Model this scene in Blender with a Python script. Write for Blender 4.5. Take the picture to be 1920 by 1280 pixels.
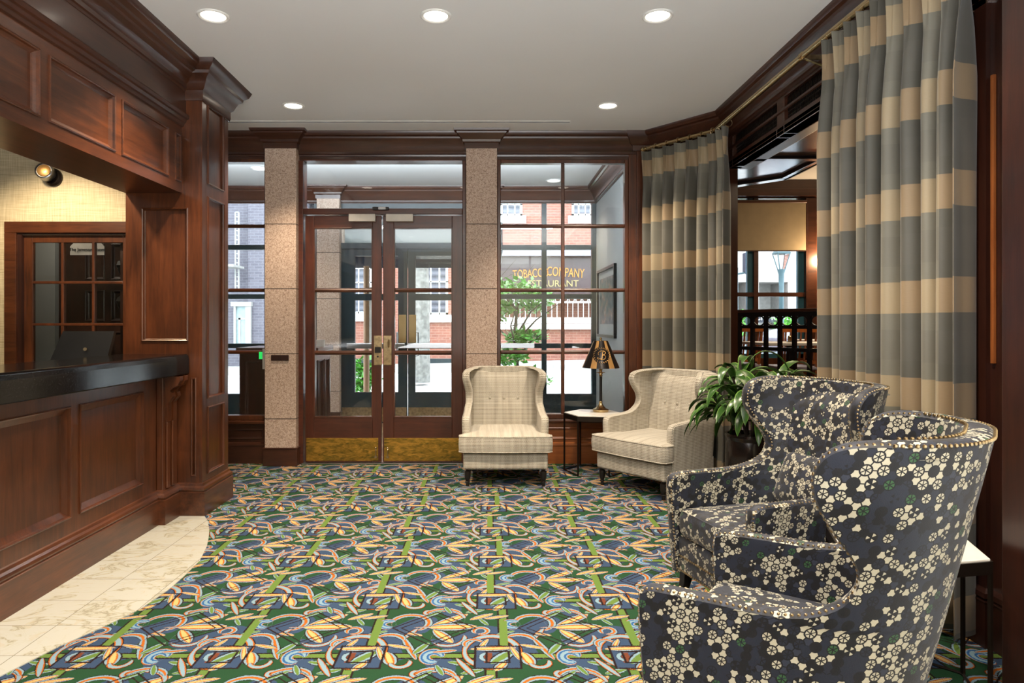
import bpy, bmesh, math, random
from mathutils import Vector, Matrix
random.seed(7)
S = bpy.context.scene
for o in list(bpy.data.objects): bpy.data.objects.remove(o)
COL = S.collection
PI = math.pi
CH = 1.38          # camera height
# ------------------------------------------------------------------ camera
cam = bpy.data.cameras.new('camera'); camo = bpy.data.objects.new('camera', cam); COL.objects.link(camo)
camo.location = (0, 0, CH); camo.rotation_euler = (PI/2, 0, 0)
cam.sensor_width = 36; cam.lens = 24; cam.shift_x = 44/1920; cam.shift_y = -34/1920
cam.clip_start = .05; cam.clip_end = 200
S.camera = camo
S.view_settings.view_transform = 'Standard'; S.view_settings.look = 'None'
S.view_settings.gamma = 1; S.view_settings.use_curve_mapping = False
S.view_settings.exposure = 0.42
# ------------------------------------------------------------------ world and lamps
W = bpy.data.worlds.new('world'); S.world = W; W.use_nodes = True
bg = W.node_tree.nodes['Background']; bg.inputs[0].default_value = (.86, .93, 1, 1); bg.inputs[1].default_value = 7.0
WARM = (1, .84, .66); NEUT = (1, .95, .88)
def spot(loc, power, size=95, blend=.6, col=WARM, target=None, rad=.05):
    l = bpy.data.lights.new('spot', 'SPOT'); l.energy = power; l.color = col
    l.spot_size = math.radians(size); l.spot_blend = blend; l.shadow_soft_size = rad
    o = bpy.data.objects.new('spot_lamp', l); COL.objects.link(o); o.location = loc
    if target: o.rotation_euler = (Vector(target)-Vector(loc)).to_track_quat('-Z', 'Y').to_euler()
    return o
def area(loc, power, sx, sy, col=NEUT, target=None):
    l = bpy.data.lights.new('area', 'AREA'); l.energy = power; l.color = col; l.shape = 'RECTANGLE'; l.size = sx; l.size_y = sy
    o = bpy.data.objects.new('area_lamp', l); COL.objects.link(o); o.location = loc
    if target: o.rotation_euler = (Vector(target)-Vector(loc)).to_track_quat('-Z', 'Y').to_euler()
    return o
CZ = 3.24
CANS = [(-1.665, 4.13), (-.319, 4.13), (1.023, 4.13), (-1.668, 5.835), (1.02, 5.835)]
FILL_SPOTS = [(-1.665, 2.3), (-.319, 2.3), (1.023, 2.3), (-1.665, .4), (-.319, .4), (1.023, .4)]  # spots without fixtures, added as fill for the near end of the lobby
for i, (x, y) in enumerate(CANS): spot((x, y, CZ-.03), (165, 105, 170, 130, 170)[i], 104, .55, (1, .8, .58) if i in (0, 3) else WARM)
for x, y in FILL_SPOTS: spot((x, y, CZ-.03), 120 if (x > 1 and y > 2) else 58, 110, .7)
area((-.1, .3, 3.1), 40, 3.4, 2.6, (1, .93, .84), (-.1, .3, 0))          # soft fill panel added overhead near the camera, no fixture there
up = area((0, -1.4, .9), 430, 3.6, 3.0, (.95, .97, 1)); up.rotation_euler = (PI, 0, 0)     # unseen panel behind the camera, added to brighten the ceiling
spot((-3.5, 4.75, 2.84), 100, 110, .6, (1, .8, .56), (-3.5, 5.4, 1.6))  # office downlights
spot((-2.95, 4.2, 2.84), 60, 90, .4, (1, .72, .42), (-2.5, 5.0, 1.0))
vs = area((-1.2, 7.0, 3.04), 150, 4.6, .1, (.82, .91, 1), (-1.2, 7.3, 3.3)); vs.data.spread = math.radians(110)                  # strip hidden behind the header, added to brighten the vestibule ceiling
spot((-2.75, 8.2, 3.2), 60, 120, .7); spot((.85, 8.9, 3.2), 60, 120, .7)
spot((-3.9, 6.1, 2.8), 14, 120, .7)  # unseen spot added to brighten the sign in the inner room
area((3.9, 6.6, 3.1), 40, 2.0, 1.6, (1, .8, .55), (3.9, 6.6, 0))          # restaurant
# ------------------------------------------------------------------ helpers
def tag(o, label=None, cat=None, group=None, kind=None):
    if label: o['label'] = label
    if cat: o['category'] = cat
    if group: o['group'] = group
    if kind: o['kind'] = kind
    return o
def empty(name, loc=(0, 0, 0), rz=0, parent=None, **k):
    o = bpy.data.objects.new(name, None); COL.objects.link(o); o.location = loc; o.rotation_euler = (0, 0, rz)
    o.empty_display_size = .1
    if parent: o.parent = parent
    return tag(o, **k)
def copy_tree(o, parent=None):
    c = o.copy(); COL.objects.link(c); c.parent = parent
    for ch in list(o.children): copy_tree(ch, c)
    return c
class MB:
    def __init__(s): s.v = []; s.f = []; s.uv = {}
    def face(s, pts, uv=None):
        b = len(s.v); s.v += [tuple(p) for p in pts]; s.f.append(tuple(range(b, b+len(pts))))
        if uv: s.uv[len(s.f)-1] = uv
    def box(s, x0, x1, y0, y1, z0, z1, M=None):
        if x0 > x1: x0, x1 = x1, x0
        if y0 > y1: y0, y1 = y1, y0
        if z0 > z1: z0, z1 = z1, z0
        b = len(s.v)
        P = [(x0,y0,z0),(x1,y0,z0),(x1,y1,z0),(x0,y1,z0),(x0,y0,z1),(x1,y0,z1),(x1,y1,z1),(x0,y1,z1)]
        if M: P = [tuple(M @ Vector(p)) for p in P]
        s.v += P
        for q in ((0,3,2,1),(4,5,6,7),(0,1,5,4),(1,2,6,5),(2,3,7,6),(3,0,4,7)): s.f.append(tuple(b+i for i in q))
        return s
    def prism(s, pts, z0, z1):      # convex/concave outline in plan, ccw
        n = len(pts); b = len(s.v)
        s.v += [(x, y, z0) for x, y in pts]+[(x, y, z1) for x, y in pts]
        s.f.append(tuple(b+i for i in reversed(range(n)))); s.f.append(tuple(b+n+i for i in range(n)))
        for i in range(n): j = (i+1) % n; s.f.append((b+i, b+j, b+n+j, b+n+i))
        return s
    def grid(s, P, uv=None, closeu=False, closev=False, flip=False):
        r = len(P); c = len(P[0]); b = len(s.v)
        for row in P: s.v += [tuple(p) for p in row]
        for i in range(r if closeu else r-1):
            for j in range(c if closev else c-1):
                i2 = (i+1) % r; j2 = (j+1) % c
                q = [b+i*c+j, b+i*c+j2, b+i2*c+j2, b+i2*c+j]
                if uv: t = [uv[i][j], uv[i][j2], uv[i2][j2], uv[i2][j]]
                if flip:
                    q.reverse()
                    if uv: t.reverse()
                s.f.append(tuple(q))
                if uv: s.uv[len(s.f)-1] = t
        return s
    def lathe(s, prof, n=24, c=(0, 0, 0), cap=True, M=None, a0=0, sx=1, sy=1):
        P = []
        for r, z in prof:
            P.append([Vector((c[0]+sx*r*math.cos(a0+2*PI*k/n), c[1]+sy*r*math.sin(a0+2*PI*k/n), c[2]+z)) for k in range(n)])
        if M: P = [[M @ p for p in row] for row in P]
        b = len(s.v); s.grid(P, closev=True)
        if cap:
            s.f.append(tuple(b+i for i in reversed(range(n)))); e = b+(len(P)-1)*n; s.f.append(tuple(e+i for i in range(n)))
        return s
    def tube(s, pts, r, n=8, closed=False, rs=None):
        pts = [Vector(p) for p in pts]; P = []; m = len(pts); up = None
        for i, p in enumerate(pts):
            a = pts[i-1] if (i > 0 or closed) else p; c = pts[(i+1) % m] if (i < m-1 or closed) else p
            d = (c-a).normalized()
            if up is None:
                up = Vector((0, 0, 1)) if abs(d.z) < .9 else Vector((1, 0, 0))
            x = d.cross(up)
            if x.length < 1e-4: x = d.cross(Vector((.3, 1, .2)))
            x.normalize(); y = x.cross(d).normalized(); up = y
            rr = rs[i] if rs else r
            P.append([p+x*(rr*math.cos(2*PI*k/n))+y*(rr*math.sin(2*PI*k/n)) for k in range(n)])
        b = len(s.v); s.grid(P, closev=True, closeu=closed)
        if not closed:
            s.f.append(tuple(b+i for i in reversed(range(n)))); e = b+(m-1)*n; s.f.append(tuple(e+i for i in range(n)))
        return s
    def ball(s, c, r, n=6, m=4, sc=(1, 1, 1)):
        P = []
        for i in range(m+1):
            t = PI*i/m
            P.append([(c[0]+sc[0]*r*math.sin(t)*math.cos(2*PI*k/n), c[1]+sc[1]*r*math.sin(t)*math.sin(2*PI*k/n), c[2]-sc[2]*r*math.cos(t)) for k in range(n)])
        return s.grid(P, closev=True)
    def sweep(s, prof, path, closed=False, cap=True):
        """prof: (out, z) pairs; path: plan points, mitred; out is to the right-hand side of travel"""
        n = len(path); P = []
        for i in range(n):
            p = Vector(path[i]).to_2d()
            a = Vector(path[i-1]).to_2d() if (i > 0 or closed) else None
            c = Vector(path[(i+1) % n]).to_2d() if (i < n-1 or closed) else None
            d1 = (p-a).normalized() if a else (c-p).normalized(); d2 = (c-p).normalized() if c else d1
            n1 = Vector((d1.y, -d1.x)); n2 = Vector((d2.y, -d2.x)); m = (n1+n2).normalized(); k = 1/max(.2, m.dot(n1))
            P.append([(p.x+m.x*o*k, p.y+m.y*o*k, z) for o, z in prof])
        b = len(s.v); s.grid(P, closeu=closed)
        if cap and not closed:
            q = len(prof); s.f.append(tuple(b+i for i in range(q))); e = b+(n-1)*q; s.f.append(tuple(e+i for i in reversed(range(q))))
        return s
    def panels(s, M, W_, H_, rects, depth=.018, mould=.03):
        """flat face in local (u right, v up, w towards viewer) with recessed moulded panels"""
        us = sorted({0, W_} | {r[0] for r in rects} | {r[1] for r in rects}); vs = sorted({0, H_} | {r[2] for r in rects} | {r[3] for r in rects})
        def T(u, v, w): return M @ Vector((u, v, w))
        for a, b in zip(us, us[1:]):
            for c, d in zip(vs, vs[1:]):
                mu, mv = (a+b)/2, (c+d)/2
                if any(r[0] < mu < r[1] and r[2] < mv < r[3] for r in rects): continue
                s.face([T(a, c, 0), T(b, c, 0), T(b, d, 0), T(a, d, 0)])
        for r in rects:
            rings = [(0, 0), (.0, .007), (.006, .010), (.012, .006), (.014, -depth*.3), (mould*.75, -depth*.75), (mould, -depth)]
            L = []
            for ins, w in rings:
                a, b, c, d = r[0]+ins, r[1]-ins, r[2]+ins, r[3]-ins
                L.append([T(a, c, w), T(b, c, w), T(b, d, w), T(a, d, w)])
            for A, B in zip(L, L[1:]):
                for k in range(4): s.face([A[k], A[(k+1) % 4], B[(k+1) % 4], B[k]])
            s.face(L[-1])
        return s
    def build(s, name, mat, parent=None, smooth=False, bevel=0, seg=2, angle=40, subd=0, weld=0, **k):
        me = bpy.data.meshes.new(name); me.from_pydata(s.v, [], s.f); me.update()
        uvl = me.uv_layers.new(name='UVMap'); dat = [0.0]*(2*len(me.loops))
        for fi, p in enumerate(me.polygons):
            t = s.uv.get(fi)
            if t:
                for q, li in enumerate(p.loop_indices): dat[2*li], dat[2*li+1] = t[q]
            else:
                nx, ny, nz = map(abs, p.normal)
                for li in p.loop_indices:
                    c = me.vertices[me.loops[li].vertex_index].co
                    if nz >= nx and nz >= ny: a = (c.x, c.y)
                    elif nx >= ny: a = (c.y, c.z)
                    else: a = (c.x, c.z)
                    dat[2*li], dat[2*li+1] = a
        uvl.data.foreach_set('uv', dat)
        if weld:
            bb = bmesh.new(); bb.from_mesh(me); bmesh.ops.remove_doubles(bb, verts=bb.verts, dist=weld); bb.to_mesh(me); bb.free()
        if mat: me.materials.append(mat)
        o = bpy.data.objects.new(name, me); COL.objects.link(o)
        if parent: o.parent = parent
        if smooth:
            me.polygons.foreach_set('use_smooth', [True]*len(me.polygons))
            try: me.set_sharp_from_angle(angle=math.radians(angle))
            except Exception: pass
        if bevel:
            b = o.modifiers.new('bevel', 'BEVEL'); b.width = bevel; b.segments = seg; b.limit_method = 'ANGLE'; b.angle_limit = math.radians(35)
        if subd:
            b = o.modifiers.new('subd', 'SUBSURF'); b.levels = subd; b.render_levels = subd
        return tag(o, **k)
def frameM(origin, u, v):
    u = Vector(u).normalized(); v = Vector(v).normalized(); w = u.cross(v)
    return Matrix(((u.x, v.x, w.x, origin[0]), (u.y, v.y, w.y, origin[1]), (u.z, v.z, w.z, origin[2]), (0, 0, 0, 1)))
def text_mesh(name, txt, size, mat, M, parent=None, depth=.002, shear=0, sx=1, align='CENTER', **k):
    c = bpy.data.curves.new(name, 'FONT'); c.body = txt; c.size = size; c.extrude = depth; c.align_x = align; c.align_y = 'CENTER'; c.shear = shear
    o = bpy.data.objects.new(name, c); COL.objects.link(o)
    dg = bpy.context.evaluated_depsgraph_get(); dg.update()
    me = bpy.data.meshes.new_from_object(o.evaluated_get(dg)); bpy.data.objects.remove(o)
    me.transform(M @ Matrix.Diagonal((sx, 1, 1, 1))); me.materials.clear(); me.materials.append(mat)
    r = bpy.data.objects.new(name, me); COL.objects.link(r)
    if parent: r.parent = parent
    return tag(r, **k)
# ------------------------------------------------------------------ material helpers
def srgb(r, g, b): return tuple((c/255/12.92 if c/255 <= .04045 else ((c/255+.055)/1.055)**2.4) for c in (r, g, b))+(1,)
class G:
    def __init__(s, name):
        s.m = bpy.data.materials.new(name); s.m.use_nodes = True; s.t = s.m.node_tree; s.n = s.t.nodes
        s.p = s.n['Principled BSDF']
    def node(s, ty, **k):
        n = s.n.new(ty)
        for a, b in k.items(): setattr(n, a, b)
        return n
    def put(s, sock, val):
        if isinstance(val, bpy.types.NodeSocket): s.t.links.new(val, sock)
        else: sock.default_value = val
    def math(s, op, a, b=None, c=None, clamp=False):
        n = s.node('ShaderNodeMath', operation=op, use_clamp=clamp); s.put(n.inputs[0], a)
        if b is not None: s.put(n.inputs[1], b)
        if c is not None: s.put(n.inputs[2], c)
        return n.outputs[0]
    def vm(s, op, a, b=None, c=None, scale=None):
        n = s.node('ShaderNodeVectorMath', operation=op); s.put(n.inputs[0], a)
        if b is not None: s.put(n.inputs[1], b)
        if c is not None: s.put(n.inputs[2], c)
        if scale is not None: s.put(n.inputs['Scale'], scale)
        return n.outputs['Value'] if op in ('LENGTH', 'DOT_PRODUCT', 'DISTANCE') else n.outputs[0]
    def mix(s, f, a, b):
        n = s.node('ShaderNodeMix', data_type='RGBA'); s.put(n.inputs[0], f); s.put(n.inputs[6], a); s.put(n.inputs[7], b)
        return n.outputs[2]
    def ramp(s, f, stops, const=False):
        n = s.node('ShaderNodeValToRGB'); cr = n.color_ramp; cr.interpolation = 'CONSTANT' if const else 'LINEAR'
        while len(cr.elements) < len(stops): cr.elements.new(.5)
        for e, (p, c) in zip(cr.elements, stops): e.position = p; e.color = c
        s.put(n.inputs[0], f); return n.outputs[0]
    def coord(s, kind='Object', scale=None, rot=None, loc=None):
        n = s.node('ShaderNodeTexCoord').outputs[kind] if kind != 'Position' else s.node('ShaderNodeNewGeometry').outputs['Position']
        if scale or rot or loc:
            m = s.node('ShaderNodeMapping'); s.put(m.inputs[0], n)
            if scale: m.inputs['Scale'].default_value = scale
            if rot: m.inputs['Rotation'].default_value = rot
            if loc: m.inputs['Location'].default_value = loc
            n = m.outputs[0]
        return n
    def noise(s, v, scale, detail=3, rough=.5, dist=0):
        n = s.node('ShaderNodeTexNoise'); s.put(n.inputs['Vector'], v); n.inputs['Scale'].default_value = scale
        n.inputs['Detail'].default_value = detail; n.inputs['Roughness'].default_value = rough; n.inputs['Distortion'].default_value = dist
        return n.outputs[0]
    def bump(s, h, strength=.3, dist=.01):
        n = s.node('ShaderNodeBump'); n.inputs['Strength'].default_value = strength; n.inputs['Distance'].default_value = dist
        s.put(n.inputs['Height'], h); s.put(s.p.inputs['Normal'], n.outputs[0])
    def xyz(s, v):
        n = s.node('ShaderNodeSeparateXYZ'); s.put(n.inputs[0], v); return n.outputs
    def comb(s, x, y, z=0):
        n = s.node('ShaderNodeCombineXYZ'); s.put(n.inputs[0], x); s.put(n.inputs[1], y); s.put(n.inputs[2], z); return n.outputs[0]
    def fin(s, col, rough=.5, metal=0, spec=.5, coat=0, sheen=0):
        s.put(s.p.inputs['Base Color'], col); s.put(s.p.inputs['Roughness'], rough); s.p.inputs['Metallic'].default_value = metal
        s.p.inputs['Specular IOR Level'].default_value = spec; s.p.inputs['Coat Weight'].default_value = coat; s.p.inputs['Coat Roughness'].default_value = .15
        s.p.inputs['Sheen Weight'].default_value = sheen
        return s.m
def plain(name, rgb, rough=.5, metal=0, spec=.5, var=.06, scale=8):
    g = G(name); c = srgb(*rgb); n = g.noise(g.coord('Object'), scale, 3)
    a = tuple(x*(1-var*2) for x in c[:3])+(1,); b = tuple(min(1, x*(1+var*2)) for x in c[:3])+(1,)
    return g.fin(g.ramp(n, [(.3, a), (.7, b)]), rough, metal, spec)
def emit(name, rgb, st):
    g = G(name); g.put(g.p.inputs['Base Color'], srgb(*rgb)); g.put(g.p.inputs['Emission Color'], srgb(*rgb)); g.p.inputs['Emission Strength'].default_value = st
    return g.m
def wood(name, axis, dark, light, rough=.32, sc=1.0):
    g = G(name); k = [9, 9, 9]; k['xyz'.index(axis)] = .7
    v = g.coord('Object', scale=tuple(k)); v2 = g.coord('Object')
    n = g.noise(v, 3*sc, 5, .6, .6); m = g.noise(v2, 2.2, 3, .6, .4); f = g.noise(g.vm('MULTIPLY', v, (6, 6, 6)), 3, 2)
    fac = g.math('ADD', g.math('MULTIPLY', n, .55), g.math('MULTIPLY', m, .45)); fac = g.math('ADD', fac, g.math('MULTIPLY', g.math('SUBTRACT', f, .5), .18))
    mid = tuple((a+b)/2 for a, b in zip(srgb(*dark), srgb(*light)))
    c = g.ramp(fac, [(.3, srgb(*dark)), (.5, mid), (.7, srgb(*light))])
    g.bump(f, .05, .002)
    return g.fin(c, rough, 0, .5, .25)
M = {}
for ax in 'xyz':
    M['wood_'+ax] = wood('cherry wood '+ax, ax, (44, 22, 12), (102, 55, 29))
    M['dark_'+ax] = wood('dark mahogany '+ax, ax, (44, 24, 16), (78, 44, 29))
    M['gold_'+ax] = wood('honey wood '+ax, ax, (120, 62, 26), (172, 100, 48))
M['door'] = wood('red mahogany', 'z', (50, 23, 14), (92, 45, 27))
M['doorx'] = wood('red mahogany x', 'x', (50, 23, 14), (92, 45, 27))
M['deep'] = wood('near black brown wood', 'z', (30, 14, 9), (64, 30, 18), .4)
M['ebony'] = plain('ebony stain', (22, 17, 15), .3)
M['black'] = plain('black satin', (14, 14, 15), .35)
M['blackmetal'] = plain('black bronze metal', (44, 36, 30), .35, .7)
M['brass'] = plain('brass', (196, 172, 128), .22, 1, var=.02)
M['oldbrass'] = plain('antique brass', (176, 156, 122), .32, 1, var=.15, scale=30)
M['steel'] = plain('steel', (150, 150, 150), .3, 1)
M['white'] = plain('off white', (222, 216, 208), .5)
M['closer'] = plain('cream closer cover', (206, 200, 190), .45)
M['cwhite'] = plain('painted trim white', (225, 225, 222), .5)
M['greenframe'] = plain('dark green blue frame', (18, 36, 42), .4)
M['leafg'] = None
def glass(name, tint=(.96, .98, .98)):
    g = G(name); g.n.remove(g.p); tr = g.node('ShaderNodeBsdfTransparent'); tr.inputs[0].default_value = tint+(1,)
    gl = g.node('ShaderNodeBsdfGlossy'); gl.inputs['Roughness'].default_value = .01
    fr = g.node('ShaderNodeFresnel'); fr.inputs[0].default_value = 1.45
    mx = g.node('ShaderNodeMixShader'); g.t.links.new(g.math('MULTIPLY', fr.outputs[0], .9), mx.inputs[0]); g.t.links.new(tr.outputs[0], mx.inputs[1]); g.t.links.new(gl.outputs[0], mx.inputs[2])
    g.t.links.new(mx.outputs[0], g.n['Material Output'].inputs[0]); return g.m
M['glass'] = glass('clear pane')
def m_kick():
    g = G('tarnished brass'); v = g.coord('Object', scale=(1, 1, 3.2))
    n = g.noise(v, 7, 4, .6, 1.5); n2 = g.noise(v, 22, 3, .6, 1)
    c = g.ramp(g.math('ADD', g.math('MULTIPLY', n, .7), g.math('MULTIPLY', n2, .3)), [(.35, srgb(96, 92, 48)), (.48, srgb(160, 128, 52)), (.6, srgb(206, 158, 70))])
    return g.fin(c, g.math('ADD', g.math('MULTIPLY', n2, .35), .2), .85)
M['kick'] = m_kick()
def m_granite(name='pink granite', base=((120, 98, 84), (176, 150, 132), (208, 188, 172))):
    g = G(name); v = g.coord('Object'); n = g.noise(v, 130, 3, .7); n2 = g.noise(v, 45, 2)
    f = g.math('ADD', g.math('MULTIPLY', n, .75), g.math('MULTIPLY', n2, .25))
    c = g.ramp(f, [(.36, srgb(*base[0])), (.46, srgb(*base[1])), (.6, srgb(*base[2]))])
    x = g.xyz(v); z = x[2]
    for gz in (.457, 1.086, 1.715, 2.34):
        c = g.mix(g.math('LESS_THAN', g.math('ABSOLUTE', g.math('SUBTRACT', z, gz)), .004), c, srgb(70, 58, 50))
    g.bump(n, .35, .003); return g.fin(c, .65)
M['granite'] = m_granite()
def m_black_granite():
    g = G('black granite'); v = g.coord('Object'); n = g.noise(v, 160, 2, .8)
    c = g.ramp(n, [(.62, srgb(9, 10, 12)), (.72, srgb(70, 66, 60))]); return g.fin(c, .12, 0, .3)
M['bgranite'] = m_black_granite()
def m_marble():
    g = G('cream marble tile'); p = g.coord('Position'); v = g.xyz(p); T = .2826
    def cell(c, off): return g.math('FRACT', g.math('DIVIDE', g.math('SUBTRACT', c, off-20*T), T))
    fx = cell(v[0], -1.97); fy = cell(v[1], 2.826)
    idx = g.comb(g.math('FLOOR', g.math('DIVIDE', g.math('SUBTRACT', v[0], -1.97), T)), g.math('FLOOR', g.math('DIVIDE', g.math('SUBTRACT', v[1], 2.826), T)))
    wn = g.node('ShaderNodeTexWhiteNoise'); g.put(wn.inputs[0], idx)
    q = g.vm('ADD', p, g.vm('SCALE', wn.outputs['Color'], scale=7.0))
    n = g.noise(g.vm('MULTIPLY', q, (1, 1.8, 1)), 3.5, 6, .62, 1.2); vein = g.math('ABSOLUTE', g.math('SUBTRACT', n, .5))
    n2 = g.noise(q, 9, 4, .6, 2)
    vein = g.math('ADD', vein, g.math('MULTIPLY', g.math('GREATER_THAN', g.noise(q, 2.1, 2), .5), .05)); c = g.ramp(vein, [(0, srgb(176, 170, 146)), (.02, srgb(216, 212, 190)), (.08, srgb(222, 221, 208))])
    c = g.mix(.14, c, (0, 0, 0, 1)); c = g.mix(g.math('MULTIPLY', g.math('GREATER_THAN', n2, .62), .35), c, srgb(206, 190, 158))
    c = g.mix(g.math('MULTIPLY', wn.outputs['Value'], .12), c, srgb(214, 200, 172))
    line = g.math('MAXIMUM', g.math('LESS_THAN', fx, .012), g.math('LESS_THAN', fy, .012))
    c = g.mix(line, c, srgb(140, 134, 114)); return g.fin(g.mix(.16, c, (0, 0, 0, 1)), .22)
M['marble'] = m_marble()
M['marbletop'] = plain('pale marble top', (238, 232, 220), .2, var=.04, scale=5)
def m_carpet():
    g = G('patterned carpet'); P = .569
    pos = g.coord('Position'); p = g.vm('MULTIPLY', g.vm('SUBTRACT', pos, (.038, 2.826, 0)), (1/P, 1/P, 0))
    nz = g.node('ShaderNodeTexNoise'); g.put(nz.inputs['Vector'], pos); nz.inputs['Scale'].default_value = 230; nz.inputs['Detail'].default_value = 1
    p = g.vm('ADD', p, g.vm('MULTIPLY', g.vm('SUBTRACT', nz.outputs['Color'], (.5, .5, .5)), (.02, .02, 0)))
    p = g.vm('MULTIPLY', p, (1, 1, 0))
    GR, NV, OL, OR, CR, LB, DK, BR, TE = [srgb(*c) for c in ((38, 72, 46), (56, 74, 100), (98, 124, 58), (172, 94, 28), (208, 170, 108), (128, 156, 168), (38, 26, 26), (112, 62, 42), (44, 88, 140))]
    def wrapq(c): return g.vm('WRAP', g.vm('SUBTRACT', p, (c[0], c[1], 0)), (.5, .5, .5), (-.5, -.5, -.5))
    xy = g.xyz(p); px, py = xy[0], xy[1]
    # ground: swirling green and slate blue fields
    a = g.math('SINE', g.math('ADD', g.math('MULTIPLY', px, 2*PI), g.math('MULTIPLY', g.math('SINE', g.math('MULTIPLY', py, 2*PI)), 2.2)))
    b = g.math('SINE', g.math('ADD', g.math('MULTIPLY', py, 2*PI), g.math('MULTIPLY', g.math('SINE', g.math('MULTIPLY', px, 4*PI)), 1.1)))
    col = g.mix(g.math('GREATER_THAN', g.math('ADD', a, b), .15), GR, NV)
    def paint(m, stops, lim=1.0):
        nonlocal col
        c = g.ramp(m, stops, True) if len(stops) > 1 else stops[0][1]
        col = g.mix(g.math('LESS_THAN', m, lim), col, c)
    K = lambda *s: [(x, y) for x, y in s]
    leafC = K((0, CR), (.24, OR), (.48, LB), (.76, DK)); vine = K((0, OR), (.34, LB), (.8, DK)); leafG = K((0, OL), (.45, LB), (.78, DK))
    vineL = K((0, LB), (.5, OR), (.76, DK)); tulip = K((0, CR), (.3, OR), (.52, LB), (.8, DK)); bead = K((0, LB), (.3, TE), (.62, LB), (.82, OR), (.94, DK))
    def leaf(a_, b_, w, st, pw=.6):
        c = ((a_[0]+b_[0])/2, (a_[1]+b_[1])/2); v = (b_[0]-a_[0], b_[1]-a_[1]); L2 = v[0]**2+v[1]**2
        q = wrapq(c); t = g.math('ADD', g.math('DIVIDE', g.vm('DOT_PRODUCT', q, (v[0], v[1], 0)), L2), .5, clamp=True)
        cl = g.vm('SCALE', (v[0], v[1], 0), scale=g.math('SUBTRACT', t, .5)); d = g.vm('LENGTH', g.vm('SUBTRACT', q, cl))
        wd = g.math('MULTIPLY', g.math('POWER', g.math('MULTIPLY', g.math('MULTIPLY', t, g.math('SUBTRACT', 1, t)), 4), pw), w)
        paint(g.math('DIVIDE', d, g.math('ADD', wd, .0015)), st)
    def arc(c, R, mid, half, w, st, ey=1.0):
        q = g.vm('MULTIPLY', wrapq(c), (1, 1/ey, 0)); x = g.xyz(q); r = g.vm('LENGTH', q)
        ang = g.math('WRAP', g.math('SUBTRACT', g.math('ARCTAN2', x[1], x[0]), math.radians(mid)), PI, -PI)
        t = g.math('DIVIDE', g.math('ABSOLUTE', ang), math.radians(half)); k = g.math('SUBTRACT', 1, g.math('POWER', t, 4), clamp=True)
        paint(g.math('DIVIDE', g.math('ABSOLUTE', g.math('SUBTRACT', r, R)), g.math('ADD', g.math('MULTIPLY', g.math('SQRT', k), w), .0006)), st)
    def rect(c, hx, hy, colr, line=None):
        q = g.xyz(g.vm('ABSOLUTE', wrapq(c)))
        d = g.math('MAXIMUM', g.math('SUBTRACT', q[0], hx), g.math('SUBTRACT', q[1], hy))
        if colr: paint(d, [(0, colr)], 0.0)
        if line: paint(g.math('ABSOLUTE', d), [(0, line)], .0085)
    def diamond(c, hx, hy, line):
        nonlocal col
        q = g.xyz(g.vm('ABSOLUTE', wrapq(c)))
        d = g.math('ABSOLUTE', g.math('SUBTRACT', g.math('ADD', g.math('DIVIDE', q[0], hx), g.math('DIVIDE', q[1], hy)), 1))
        paint(d, [(0, line)], .032)
    par = g.math('SUBTRACT', g.math('MULTIPLY', g.math('FLOORED_MODULO' if False else 'PINGPONG', g.math('FLOOR', py), 1), .1), .05)
    # vertical band and horizontal band
    dv = g.math('ABSOLUTE', g.math('WRAP', g.math('ADD', px, par), .5, -.5))
    paint(dv, [(0, OL)], .036); paint(g.math('ABSOLUTE', g.math('SUBTRACT', dv, .038)), [(0, DK)], .008)
    rect((.5, .015), .36, .036, OL, DK)
    # big ring round the square
    arc((-.045, .09), .2, 0, 200, .034, vineL, 1.2)
    # tulip, its scrolls and stem
    arc((.3, .56), .15, 60, 120, .036, vine, 1.0)
    leaf((.34, .48), (.84, .5), .02, vineL)
    leaf((.48, .5), (.76, .73), .06, tulip); leaf((.5, .44), (.66, .22), .06, tulip); leaf((.46, .48), (.84, .5), .075, tulip)
    arc((.87, .42), .055, 60, 170, .028, vine); arc((.62, .3), .13, -60, 80, .026, vineL)
    leaf((.78, .62), (.97, .74), .042, leafC); arc((.56, .62), .18, 60, 50, .026, vineL)
    arc((.13, .54), .058, 175, 130, .042, bead); arc((.53, .0), .062, 150, 150, .046, bead, 1.2)
    leaf((.52, .07), (.7, .1), .03, vine)
    leaf((.37, .46), (.27, .27), .03, vineL); leaf((.27, .32), (.41, -.04), .034, vine)
    arc((.17, .24), .115, 75, 62, .036, vine); leaf((.17, .19), (.35, .13), .034, leafC); leaf((.38, .04), (.48, .22), .04, leafG)
    leaf((.18, .07), (.25, -.13), .062, tulip); arc((.3, -.08), .07, -75, 100, .028, vineL)
    leaf((.64, -.07), (.8, -.12), .036, leafG); leaf((.74, -.24), (.9, -.18), .036, leafG)
    arc((.56, -.33), .16, 95, 72, .03, vine); arc((.44, -.24), .04, 200, 110, .022, vineL)
    leaf((.7, -.02), (.84, -.28), .03, vineL); leaf((-.1, -.36), (.1, -.3), .035, leafC); leaf((.0, .36), (.14, .42), .03, leafG)
    leaf((.42, .68), (.54, .8), .03, leafG); leaf((.3, .38), (.42, .34), .028, leafC); arc((.82, .2), .07, 120, 100, .026, vine); leaf((.86, .12), (.93, .28), .03, leafC); leaf((.56, -.12), (.62, -.26), .028, leafG); leaf((.93, .52), (.86, .64), .026, leafG)
    paint(g.math('SUBTRACT', g.math('ABSOLUTE', g.math('WRAP', g.math('ADD', px, par), .5, -.5)), g.math('MULTIPLY', g.math('GREATER_THAN', g.math('ABSOLUTE', g.math('WRAP', g.math('SUBTRACT', py, .4), .5, -.5)), .2), -1)), [(0, OL)], .032)
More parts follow.
